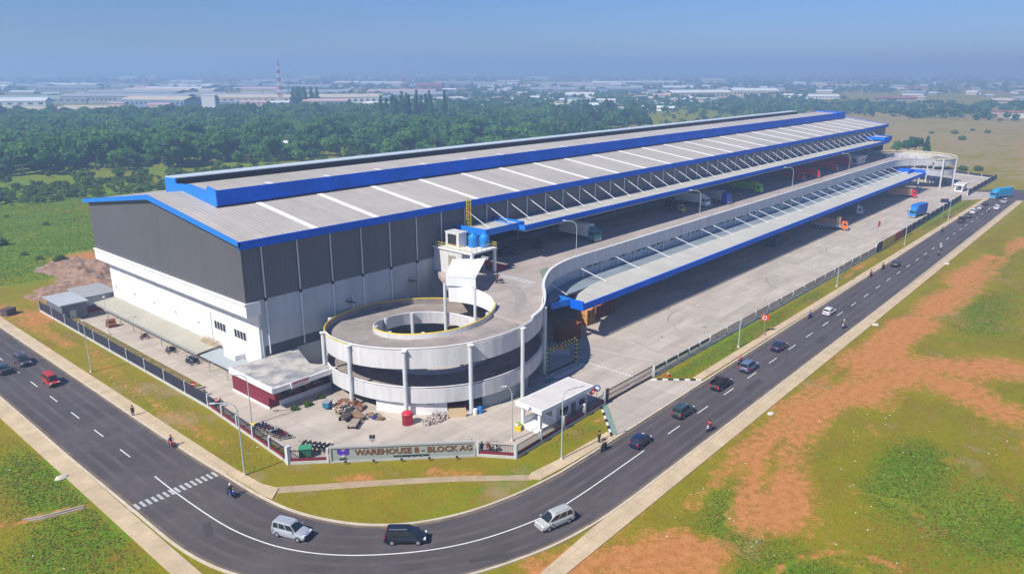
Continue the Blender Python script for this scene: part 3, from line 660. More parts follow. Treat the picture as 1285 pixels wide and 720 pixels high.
# water tank platform
pf = thing("tank_platform", "white service block with flat roof, yellow rails and ladder beside the deck", "service block", (100, 97, DZ))
def pp(name, g, m, **k):
    o = obj(name, g, m, **k); o.parent = pf; o.matrix_parent_inverse = Matrix.Translation((-100, -97, -DZ)); return o
pp("roof_slab", G().box(99.3, 106.6, 97, 107.8, 15.9, 16.2), WHITE)
pp("wall", G().box(99.6, 99.85, 100.2, 107.8, DZ, 15.9).box(99.6, 101.6, 99.9, 100.15, DZ, 15.9).box(101.6, 103.2, 99.9, 100.15, 14.6, 15.9), PARA)
pp("window", G().box(99.5, 99.6, 101.6, 103.6, 12.9, 14.9), M("louvre_beige", (.32, .30, .22), .7, stripe=(2, .3), stripe_amt=.5))
for x, y in ((106.2, 97.4), (99.8, 97.4)): pp("post", G().box(x - .25, x + .25, y - .25, y + .25, DZ, 15.9), WHITE)
pp("hood_shade_panel", G().box(101.12, 101.19, 103.0, 105.3, 16.5, 18.7), DARK)  # dark panel on the hood wall paints the shade of its open inside
pp("stair_hood", G().box(101.2, 103.6, 102.3, 102.5, 16.2, 18.9).box(101.2, 101.4, 102.5, 106, 16.2, 18.9).box(101.2, 103.8, 102.3, 106.2, 18.9, 19.1).box(103.4, 103.6, 102.3, 106, 16.2, 18.9), PARA)
g = G()
for z in (16.7, 17.2): g.path([(99.4, 107, z), (99.4, 97.1, z), (106.5, 97.1, z), (106.5, 104, z)], .05, 5)
for x, y in [(99.4, 97.1 + i * 1.65) for i in range(7)] + [(99.4 + i * 1.42, 97.1) for i in range(1, 6)] + [(106.5, 99 + i * 1.7) for i in range(4)]: g.tube((x, y, 16.2), (x, y, 17.2), .05, 5)
pp("railing", g, YEL)
g = G(); 
for dy in (-.3, .3): g.tube((107.9 - 5.5 + dy, 107.2, 16.2), (107.9 - 2.2 + dy - 3.3, 107.2, 16.2 + .01), .01, 4)
g = G()
lx = 108.2
for d in (-.3, .3): g.tube((lx + d, 106.6, 16.2), (lx + d, 106.6, 24.8), .07, 5)
for i in range(24): g.tube((lx - .3, 106.6, 16.4 + i * .35), (lx + .3, 106.6, 16.4 + i * .35), .04, 4)
for i in range(9):
    z = 18.2 + i * .75; g.path([(lx - .3, 106.6, z), (lx - .45, 106.1, z), (lx, 105.8, z), (lx + .45, 106.1, z), (lx + .3, 106.6, z)], .035, 4)
for d in (-.4, 0, .4): g.tube((lx + d, 105.85 + abs(d) * .5, 18.2), (lx + d, 105.85 + abs(d) * .5, 24.4), .035, 4)
pp("ladder", g, YEL)
pp("stair", G().add([(106.8, 97, DZ + .05), (111.5, 97.8, DZ + .05), (108.5, 101.5, DZ + 1.2), (106.9, 101.5, DZ + 1.2)], [(0, 1, 2, 3)]), RED)
def tank():
    g = G(); n = 18
    prof = [(.0, 0), (1.0, 0), (1.05, .1), (1.01, .6), (1.05, .65), (1.01, 1.2), (1.05, 1.25), (1.05, 2.0), (.9, 2.35), (.45, 2.6), (.4, 2.75), (0, 2.75)]
    vs = [(r * math.cos(2 * math.pi * k / n), r * math.sin(2 * math.pi * k / n), z) for r, z in prof for k in range(n)]
    return g.add(vs, [(i * n + k, i * n + (k + 1) % n, (i + 1) * n + (k + 1) % n, (i + 1) * n + k) for i in range(len(prof) - 1) for k in range(n)])
for (x, y), w in zip(((105.35, 99.3), (103.9, 100.95)), ("nearer the corner of the platform", "behind the other and closer to the wall")):
    tag(obj("water_tank", tank, TANKB, loc=(x, y, 16.2), key="tank", smooth=True), "bright blue plastic water tank " + w, "water tank", "blue water tanks")
# ---------------------------------------------------------------- office block by the gable corner
of = thing("office", "low maroon office with stained flat grey roof and white fascia", "office", (54.4, 95, 0))
def op(name, g, m, par=None, **k):
    o = obj(name, g, m, **k); o.parent = par or of
    if par is None: o.matrix_parent_inverse = Matrix.Translation((-54.4, -95, 0))
    return o
op("roof", G().prism([(54.6, 95.2), (66, 95.2), (66, 96), (64.2, 100), (66.5, 106.5), (67, 107.8), (54.6, 107.8)], 3.5, 3.86), M("stained_roof_slab", (.27, .27, .28), .8, var=.25, scale=.5, col2=(.50, .46, .41), c2scale=.35, c2thr=.5))
op("fascia", G().box(54.3, 54.6, 95.0, 107.8, 3.2, 4.05).box(54.3, 66.0, 94.9, 95.2, 3.2, 4.05), WHITE)
op("wall", G().box(54.75, 55.0, 97.2, 107.8, 0, 3.5).box(55.0, 66, 97.2, 97.45, 0, 3.5).box(54.75, 55.3, 95.4, 97.2, 1.9, 3.4), MAROON)
op("lower_wall", G().box(54.6, 54.75, 96.9, 107.8, 0, .3).box(56.5, 66, 96.9, 97.2, 0, .8), WHITE)
op("door", G().box(60.5, 61.6, 97.1, 97.2, .05, 2.2), GLASS); op("window", G().box(57, 59.6, 97.1, 97.2, 1.1, 2.4), GLASS); op("window", G().box(62.6, 65.4, 97.1, 97.2, 1.1, 2.4), GLASS)
sb = op("sign_board", G().box(57.3, 60.6, 94.7, 94.88, 3.15, 4.25), PAINT)
g = G()
for i in range(9): g.box(57.6 + i * .32, 57.82 + i * .32, 94.66, 94.7, 3.75, 4.05)
op("sign_band", g, RED, par=sb); op("sign_band", G().box(57.6, 60.3, 94.66, 94.7, 3.3, 3.5), STEEL, par=sb)
# guard booths
def booth(x, y, rz, label, grp):
    t = thing("guard_booth", label, "guard booth", (x, y, 0), rz, grp)
    obj("roof_slab", G().box(0, 12.2, 0, 5.0, 3.2, 3.85), WHITE, parent=t, key="b1")
    obj("roof_membrane", G().box(.25, 11.95, .25, 4.75, 3.85, 3.87), M("dusty_white_membrane", (.62, .58, .54), .85, var=.12, scale=.5), parent=t, key="b2")
    obj("cabin", G().box(4.2, 11.6, .8, 4.2, 0, 3.2), M("booth_wall_paint", (.62, .65, .70), .7, var=.04), parent=t, key="b3")
    obj("porch_floor", G().box(.2, 4.2, .6, 4.4, 0, .35), WHITE, parent=t, key="b4")
    for px, py in ((.7, .9), (.7, 4.1)): obj("porch_post", G().box(px - .22, px + .22, py - .22, py + .22, .35, 3.2), WHITE, parent=t, key=("b5", py))
    obj("porch_rail", G().box(.7, 4.2, 4.0, 4.15, .35, 1.3), WHITE, parent=t, key="b6")
    for a, b in ((4.8, 7.0), (9.4, 11.0)):
        w = obj("window", G().box(a, b, .72, .8, 1.1, 2.3), WINF, parent=t, key=("b7", a)); obj("pane", G().box(a + .12, b - .12, .69, .72, 1.22, 2.18), GLASS, parent=w, key=("b8", a))
    w = obj("window", G().box(4.12, 4.2, 1.4, 3.4, 1.0, 2.3), WINF, parent=t, key="b9"); obj("pane", G().box(4.09, 4.12, 1.5, 3.3, 1.1, 2.2), GLASS, parent=w, key="b10")
    obj("door", G().box(7.7, 8.7, .72, .8, .1, 2.2), GLIT, parent=t, key="b11")
    return t
booth(75.2, 60.2, -.03, "white guard booth with flat roof and open porch beside the near gate", None)
b2_ = booth(362, 64, 0, "small white guard booth at the far gate by the dark fence", None); b2_.scale = (.75, .8, .8)
# motorcycle shed along the gable
mo = thing("motorcycle_shed", "long low grey sheet roof over parked motorcycles along the white gable wall", "shed", (58, 114, 0))
def mp(name, g, m):
    o = obj(name, g, m); o.parent = mo; o.matrix_parent_inverse = Matrix.Translation((-58, -114, 0)); return o
SHR = M("dusty_shed_sheet", (.40, .375, .30), .75, var=.12, scale=.2, stripe=(1, .9), stripe_amt=.05)
def lean(x0, x1, y0, y1, z0, z1): return G().add([(x0, y0, z0), (x0, y1, z0), (x1, y1, z1), (x1, y0, z1), (x0, y0, z0 + .12), (x0, y1, z0 + .12), (x1, y1, z1 + .12), (x1, y0, z1 + .12)], [(0, 1, 2, 3), (7, 6, 5, 4), (0, 4, 5, 1), (1, 5, 6, 2), (2, 6, 7, 3), (3, 7, 4, 0)])
mp("roof", lean(55.9, 60.3, 121.5, 166.5, 2.35, 2.7), SHR); mp("roof", lean(56.2, 59.9, 110.6, 121.3, 2.0, 2.3), M("pale_shed_sheet", (.36, .39, .40), .7, var=.1))
for y in range(112, 166, 6): mp("post", G().tube((56.1, y, 0), (56.1, y, 2.3 if y > 121 else 1.95), .07, 6), STEEL)
mp("gutter", G().tube((55.75, 121.5, 2.3), (55.75, 166.5, 2.3), .09, 6), STEEL)
g = G()
for i in range(20): y = 121.2 + i * .28; g.tube((58.9, y + .1, 2.7), (60.2, y, 3.5 + .15 * math.sin(i * 2.3)), .05, 4).tube((58.9, y - .1, 2.7), (59.9, y + .2, 3.3), .045, 4)
mp("trellis", g, M("pale_timber", (.50, .40, .25), .9, var=.2))
sdn = thing("storage_shed", "grey flat roofed lean-to at the far back corner of the gable yard", "shed", (61, 168, 0))
o = obj("roof", G().box(55.2, 62, 169, 179, 3.0, 3.25), M("grey_shed_sheet", (.36, .36, .35), .7, var=.1)); o.parent = sdn; o.matrix_parent_inverse = Matrix.Translation((-61, -168, 0))
o = obj("wall", G().box(55.5, 61.8, 169.3, 169.5, 0, 3).box(55.5, 55.7, 169.5, 178.6, 0, 3), GREYWALL); o.parent = sdn; o.matrix_parent_inverse = Matrix.Translation((-61, -168, 0))
hut = thing("pump_hut", "small dark grey hut with pale flat roof inside the dark fence end", "hut", (50, 165, 0))
for nm_, g, m in (("roof", G().box(48.9, 54.4, 164.6, 174.5, 3.5, 3.75), M("pale_hut_roof", (.42, .44, .46), .7, var=.1)), ("wall", G().box(49.3, 54, 165, 174, 0, 3.5), M("slate_hut_wall", (.14, .15, .17), .8, var=.1)), ("door", G().box(50.6, 51.8, 164.92, 165, .05, 2.2), STEEL)):
    o = obj(nm_, g, m); o.parent = hut; o.matrix_parent_inverse = Matrix.Translation((-50, -165, 0))
rk = thing("scrap_rack", "red steel scrap rack filled with timber between hut and lean-to", "rack", (54, 170, 0))
for nm_, g, m in (("frame", G().path([(54.6, 168, .9), (54.6, 178, .9), (58, 176, .9), (58, 168, .9), (54.6, 168, .9)], .12).path([(54.6, 168, .15), (58, 168, .15)], .1), RED),
                  ("timber", G().box(54.8, 57.8, 168.2, 175, .1, .8), RUST), ("tarp", G().box(55.2, 57.6, 169, 172, .8, 1.15), M("blue_tarp", (.10, .11, .25), .6, var=.2))):
    o = obj(nm_, g, m); o.parent = rk; o.matrix_parent_inverse = Matrix.Translation((-54, -170, 0))
# ---------------------------------------------------------------- fences
def fence(a, b, h, bay, kind, label, post=None, base=.4, name="perimeter_fence", tilt=0):
    a = Vector(a); b = Vector(b); L = (b - a).length; d = (b - a) / L; rz = math.atan2(d.y, d.x)
    t = thing(name, label, "fence", (a.x, a.y, 0), rz)
    obj("base_wall", G().box(0, L, -.17, .17, 0, base), M("fence_base_concrete", (.52, .52, .47), .85, var=.12), parent=t)
    n = max(1, round(L / bay)); pm = post or COLM; pw = .09 if L > 60 or kind == 'green' else .14
    for i in range(n + 1):
        if i < 90: obj("post", lambda: G().box(-pw, pw, -pw * 1.4, pw * 1.4, 0, h + (.1 if L > 40 else .02)), pm, parent=t, loc=(i * L / n, 0, 0), key=("fp", h, pm.name, pw, L > 40))
    if kind == 'panel':
        obj("panel", G().box(.14, L - .14, -.05, .05, base, h - .12), NAVY, parent=t)
    else:
        g = G(); g.box(.1, L - .1, -.03, .03, h - .28, h - .2); g.box(.1, L - .1, -.03, .03, base + .12, base + .2)
        step = .22 if L < 40 else .4; x = .25
        while x < L - .2: g.box(x, x + (.05 if L < 40 else .19), -.02, .02, base + .2, h - .28); x += step
        obj("railing_grille", g, {'rail': M('dark_brown_rail', (.05, .038, .035), .7), 'red': BLACK, 'green': M("dark_green_rail", (.05, .10, .08), .6)}[kind], parent=t)
        if kind == 'red': obj("planter_band", G().box(.2, L - .2, -.06, .06, base, base + .42), MAROON, parent=t)
        if kind == 'green': obj("backing_strip", G().box(.2, L - .2, .1, .14, h - .9, h - .3), M("green_mesh_strip", (.10, .22, .17), .8), parent=t)
    return t
fence((48.8, 177), (48.8, 104.5), 2.35, 7.2, 'panel', "solid dark navy fence with pale posts along the gable yard")
fence((48.8, 104.4), (47.3, 80.5), 2.1, 5.2, 'red', "see-through black railing with maroon band beside the parked motorcycles")
fence((47.3, 80.3), (50.9, 76.8), 2.1, 5.0, 'red', "short corner railing between white post and the lettered sign wall")
fence((65.2, 63.1), (68, 58.9), 2.1, 5, 'red', "short black railing between the sign wall and guard booth fence")
fence((68.1, 58.8), (89.6, 59.4), 2.1, 5.3, 'red', "black and maroon railing in front of the white guard booth")
fence((104.2, 59.3), (124, 59.1), 2.0, 4, 'green', "green backed railing next to the sliding gate")
fence((124.2, 59.1), (222, 58.3), 2.1, 6.5, 'rail', "long dark slatted railing between truck yard and grass verge")
fence((222.4, 58.3), (338, 60.2), 2.5, 6.5, 'panel', "far dark panel fence behind the coloured banners")
fence((352, 60.6), (416, 61), 2.6, 8, 'panel', "dark fence end section beyond the far gate")
fence((416, 61.2), (425, 80), 1.6, 8, 'panel', "end fence turning round the far corner of the truck yard")
t = tag(obj("corner_post", G().box(47.0, 47.6, 80.1, 80.7, 0, 2.6), COLM), "square white concrete post at the corner of the railing", "post", None)
# boundary wall far side
bw_ = tag(obj("boundary_wall", G().wall([(425, 80.4), (414, 104), (404, 122)], 0, 1.5, .3), PARA), "pale low boundary wall beyond the far spiral ramp", "wall")
for i, (a, b, m, w) in enumerate(((222.8, 227, BLACK, "black"), (227.4, 239, M("yellow_banner", (.62, .45, .04), .6, var=.15, scale=.4), "yellow"), (239.4, 248, M("red_banner", (.42, .04, .03), .6, var=.15, scale=.4), "dark red"), (248.4, 257, M("brown_banner", (.08, .06, .07), .6, var=.2, scale=.5), "brownish"))):
    tag(obj("banner", G().box(a, b, 57.95, 58.0, .5, 3.0), m), f"{w} banner hung on the railing beside the grass verge", "banner", "banners on the truck yard fence")
# sliding gate
gt = thing("sliding_gate", "dark brown sliding steel gate closing the near driveway", "gate", (90.5, 59.6, 0), math.atan2(-.1, 13.4))
GB = M("dark_brown_gate_steel", (.06, .025, .025), .6, var=.1)
g = G(); g.box(0, 13.4, -.05, .05, 1.9, 2.05); g.box(0, 13.4, -.05, .05, .1, .3); g.box(0, 13.4, -.04, .04, 1.05, 1.13)
obj("gate_frame", g, GB, parent=gt)
g = G()
for i in range(44): g.box(.2 + i * .3, .25 + i * .3, -.02, .02, .3, 1.9)
obj("railing_grille", g, GB, parent=gt); obj("end_panel", G().box(-.1, .5, -.12, .12, .05, 2.3), GB, parent=gt)
for x in (1.5, 6.5, 12): obj("wheel", lambda: G().tube((0, -.06, .1), (0, .06, .1), .1, 10), BLACK, parent=gt, loc=(x, 0, 0), key="gw")
obj("brace_rod", G().tube((1, 0, .3), (7, 0, 1.1), .03, 5).tube((7, 0, .3), (12, 0, 1.1), .03, 5), GB, parent=gt)
# lettered sign wall
sa = Vector((51.1, 76.6)); sb_ = Vector((65.0, 63.3)); SL = (sb_ - sa).length
sg = thing("sign_wall", "long concrete sign wall lettered WAREHOUSE 8 - BLOCK AG with violet emblem", "sign", (sa.x, sa.y, 0), math.atan2(sb_.y - sa.y, sb_.x - sa.x))
SGM = M("sign_wall_render", (.33, .36, .33), .8, var=.07, scale=.4); SFR = M("sign_wall_border", (.43, .41, .37), .8, var=.08)
obj("sign_panel", G().box(.25, SL - .25, -.12, .12, .25, 2.1), SGM, parent=sg)
obj("border", G().box(0, SL, -.25, .25, 0, .25).box(0, SL, -.25, .25, 2.1, 2.35).box(0, .25, -.25, .25, .25, 2.1).box(SL - .25, SL, -.25, .25, .25, 2.1), SFR, parent=sg)
def text(txt, size, x, z, parent, mat, y=-.13, name="lettering", ext=.05, bold=.02, sx=1.):
    cu = bpy.data.curves.new("lettering", 'FONT'); cu.body = txt; cu.size = size; cu.extrude = ext; cu.offset = bold; cu.resolution_u = 2
    o = bpy.data.objects.new("tmp", cu); COL.objects.link(o); bpy.context.view_layer.update()
    me = bpy.data.meshes.new_from_object(o.evaluated_get(bpy.context.evaluated_depsgraph_get())); bpy.data.objects.remove(o)
    me.materials.clear(); me.materials.append(mat)
    r = bpy.data.objects.new(name, me); COL.objects.link(r); r.parent = parent; r.location = (x, y, z); r.rotation_euler = (math.pi / 2, 0, 0); r.scale = (sx, 1, 1); return r
BRZ = M("bronze_letters", (.20, .075, .02), .5, var=.15, scale=3, metal=.1)
text("WAREHOUSE 8 - BLOCK AG", 1.12, 3.3, 1.0, sg, BRZ, bold=.03, sx=1.1)
text("www.mmproperty.com", .5, 8.3, .48, sg, BLACK, bold=.012, sx=1.0)
VIO = M("violet_emblem", (.09, .03, .42), .5)
em = G()
for pts in ([(-.75, .7), (-.45, .62), (-.02, .2), (-.02, -.25), (-.35, -.3), (-.72, -.05)], [(.75, .7), (.45, .62), (.02, .2), (.02, -.25), (.35, -.3), (.72, -.05)]):
    o_ = len(em.v); n = len(pts); em.add([(x, -.04, z) for x, z in pts] + [(x, .04, z) for x, z in pts], [tuple(range(n)), tuple(range(n, 2 * n))[::-1]] + [(i, (i + 1) % n, n + (i + 1) % n, n + i) for i in range(n)])
e = obj("emblem", em, VIO, parent=sg, loc=(1.75, -.17, 1.35))
e2 = G(); pts = [(-.5, -.25), (0, .02), (.5, -.25), (0, -.55)]
e2.add([(x, -.03, z) for x, z in pts] + [(x, .03, z) for x, z in pts], [(0, 1, 2, 3), (7, 6, 5, 4), (0, 4, 5, 1), (1, 5, 6, 2), (2, 6, 7, 3), (3, 7, 4, 0)])
obj("emblem_tip", e2, PAINT, parent=e)
text("MMTP", .36, 1.25, .38, sg, BLACK, bold=.012)
for i in range(5):
    t = thing("spotlight", "small black ground spotlight aimed up at the lettered sign wall", "spotlight", (*(sa + (sb_ - sa) * (.11 + .19 * i)), 0), math.atan2(sb_.y - sa.y, sb_.x - sa.x), "ground spotlights before the sign wall")
    t.location.x -= .75 * .69; t.location.y -= .75 * .72
    obj("stem", lambda: G().tube((0, 0, 0), (0, 0, .35), .03, 5), BLACK, parent=t, key="sp1"); obj("head", lambda: G().cbox((0, 0, .42), (.34, .22, .2)), BLACK, parent=t, key="sp2")
# height limit frame at the ramp
hf = thing("height_frame", "black and yellow striped height limit frame at the ramp exit", "gate frame", (93, 73.6, 0), math.atan2(-.1, 8.3))
def striped(a, b, r, n):
    g = G(); a = Vector(a); b = Vector(b)
    for i in range(n): g.tube(a.lerp(b, i / n), a.lerp(b, (i + 1) / n), r, 4, mi=i % 2)
    return g
YB = [YEL, BLACK]
obj("post", striped((0, 0, 0), (0, 0, 4.6), .24, 12), YB, parent=hf); obj("post", striped((8.3, 0, 0), (8.3, 0, 4.6), .24, 12), YB, parent=hf)
obj("beam", striped((0, 0, 4.5), (8.3, 0, 4.5), .16, 20), YB, parent=hf); obj("beam", striped((0, 0, 3.9), (8.3, 0, 3.9), .12, 20), YB, parent=hf)
obj("warning_lamp", G().cbox((3.5, -.2, 4.3), (.5, .2, .5)), RED, parent=hf); obj("floor_bar", G().box(-.6, 8.5, -.15, .15, .02, .17), BLACK, parent=hf)
# ---------------------------------------------------------------- lamps, signs
def lamp(x, y, h, rz, arm, label, grp, z=0, r=.10):
    t = thing("street_lamp", label, "street lamp", (x, y, z), rz, grp)
    obj("base", lambda: G().tube((0, 0, 0), (0, 0, .35), .28, 10, .2), KERB, parent=t, key="lb")
    k = (round(h, 1), arm)
    if arm:
        obj("pole", lambda: G().tube((0, 0, .3), (0, 0, h - 1.2), r, 8, r * .7).path([(0, 0, h - 1.2), (.25, 0, h - .5), (.8, 0, h - .1), (arm, 0, h)], r * .65, 6), POLE, parent=t, key=("lp", k))
        obj("lamp_head", lambda: G().cbox((arm + .3, 0, h), (.75, .28, .14)), LAMPG, parent=t, key=("lh", k))
    else:
        obj("pole", lambda: G().tube((0, 0, .3), (0, 0, h), r, 8, r * .6), POLE, parent=t, key=("lp", k))
        obj("lamp_head", lambda: G().tube((0, 0, h), (0, 0, h + .3), .13, 8, .2).tube((0, 0, h + .3), (0, 0, h + .42), .28, 8, .1), LAMPG, parent=t, key=("lh", k))
    return t
VG = "street lamps along the road verge"
lamp(41.9, 82.1, 10.2, R(138), 2.6, "tall curved street lamp at the road bend before the corner railing", VG)
lamp(42.6, 133.2, 9.0, 0, 0, "thin straight lamp pole before the navy fence near the red van", VG)
lamp(71.8, 54.0, 10, R(-20), 2.6, "tall curved street lamp on the verge before the white guard booth", VG)
for x, y, w in ((126.8, 54.7, "next to the round red sign"), (180.6, 54.9, "behind the white hatchback"), (239.5, 55.2, "before the yellow and red banners"), (291, 54.6, "level with the blue box truck in the yard")):
    lamp(x, y, 10.2, 0, 0, "straight pale lamp pole " + w, VG)
lamp(50.1, 94.3, 8.0, R(140), 3.2, "thin curved lamp inside the railing beside the parked motorcycles", "yard lamps")
lamp(71.4, 62.4, 8.4, R(150), .8, "thin lamp inside the sign wall, left of the guard booth", "yard lamps")
lamp(52.4, 150.3, 7.5, 0, 0, "thin pole inside the navy fence by the gable yard", "yard lamps", r=.06)
lamp(121.8, 61.0, 7.8, 0, 0, "thin pole inside the green backed railing of the truck yard", "yard lamps", r=.06)
lamp(159.8, 61, 6, 0, 0, "thin short pole inside the long slatted railing", "yard lamps", r=.06)
for x, w in ((124.1, "before the silver box truck"), (178.2, "between the small yellow truck and the blue truck"), (240.5, "beside the lime green truck"), (295, "before the red trucks")):
    lamp(x, 90.6, 8.4, R(110), 2.4, "curved white lamp on the deck parapet " + w, "lamps on the deck parapet", DZ, .08)
def sign(x, y, h, rz, label, kind, grp=None, r=.45):
    t = thing("road_sign", label, "sign", (x, y, 0), rz, grp)
    obj("post", lambda: G().tube((0, 0, 0), (0, 0, h), .045, 6), STEEL, parent=t, key=("sp", h))
    if kind == 'noentry':
        d = obj("sign_plate", lambda: G().tube((0, -.03, h), (0, .03, h), r, 20), RED, parent=t, key=("sd", h, r))
        obj("bar", lambda: G().box(-r * .7, r * .7, -.045, -.032, h - .09, h + .09), PAINT, parent=d, key=("sbar", h))
    elif kind == 'limit':
        b = obj("sign_plate", G().box(-.75, .75, -.03, .03, h - .6, h + .65), M("orange_red_plate", (.65, .06, .02), .5), parent=t)
        d = obj("sign_disc", G().tube((-.1, -.06, h), (-.1, -.03, h), .42, 20), PAINT, parent=b); obj("sign_ring", G().tube((-.1, -.065, h), (-.1, -.06, h), .26, 20), RED, parent=d)
    elif kind == 'bluering':
        d = obj("sign_plate", G().tube((0, -.03, h), (0, .03, h), .55, 20), M("blue_sign", (.02, .05, .35), .5), parent=t); obj("sign_disc", G().tube((0, -.05, h), (0, -.032, h), .36, 20), PAINT, parent=d)
    elif kind == 'flag':
        obj("flag", G().add([(0, 0, h - .1), (1.0, .25, h - .4), (.9, .1, h - 1.6), (.1, 0, h - 2.3), (0, .03, h - .1), (1.0, .28, h - .4), (.9, .13, h - 1.6), (.1, .03, h - 2.3)], [(0, 1, 2, 3), (7, 6, 5, 4), (0, 4, 5, 1), (1, 5, 6, 2), (2, 6, 7, 3), (3, 7, 4, 0)]), M("pinkish_red_flag", (.75, .06, .07), .7), parent=t)
    elif kind == 'board':
        obj("sign_board", G().box(-1.3, 1.3, -.05, .05, h - 1.2, h + .1), M("dark_blue_board", (.03, .035, .10), .6), parent=t)
    elif kind == 'plate':
        obj("sign_plate", lambda: G().box(-.4, .4, -.03, .03, h - .55, h), DARK, parent=t, key="spl")
        obj("sign_plate", lambda: G().box(-.35, .35, -.03, .03, h - .95, h - .65), STEEL, parent=t, key="spl2")
    return t
sign(50.0, 111.6, 1.5, R(-48), "round red no entry sign at the end of the planter strip by the navy fence", 'noentry')
sign(49.6, 103.4, 1.4, R(-48), "round red no entry sign beside two motorcycles by the railing", 'noentry', r=.3)
sign(137.5, 54.4, 3.2, R(-60), "orange red roadside sign plate with white ring on the grass verge", 'limit')
sign(86.9, 59.9, 3.0, R(-50), "round red sign on the fence beside the blue ring sign", 'noentry', r=.5)
sign(88.3, 59.9, 3.1, R(-50), "round blue and white ring sign by the sliding gate", 'bluering')
sign(239.5, 63.2, 6.2, R(-40), "tall pinkish red flag on a pole inside the truck yard", 'flag')
sign(290.2, 56.4, 7.0, R(-60), "dark blue direction board on tall post beside the far fence", 'board')
sign(57.4, 75.6, 1.9, R(-47), "small dark notice plate on a post behind the sign wall", 'plate')
# planter strip inside the navy fence
ps = thing("planter_strip", "long narrow planter bed with pale kerb inside the navy fence", "planter", (49.6, 112, 0))
o = obj("kerb", G().box(50.4, 52.1, 112, 170, .02, .4), M("planter_kerb", (.55, .48, .36), .85, var=.2)); o.parent = ps; o.matrix_parent_inverse = Matrix.Translation((-49.6, -112, 0))
o = obj("soil", G().box(50.6, 51.9, 112.3, 169.7, .4, .46), M("planter_soil", (.20, .14, .05), .95, var=.4, scale=1.5, col2=(.09, .12, .03), c2scale=.8)); o.parent = ps; o.matrix_parent_inverse = Matrix.Translation((-49.6, -112, 0))
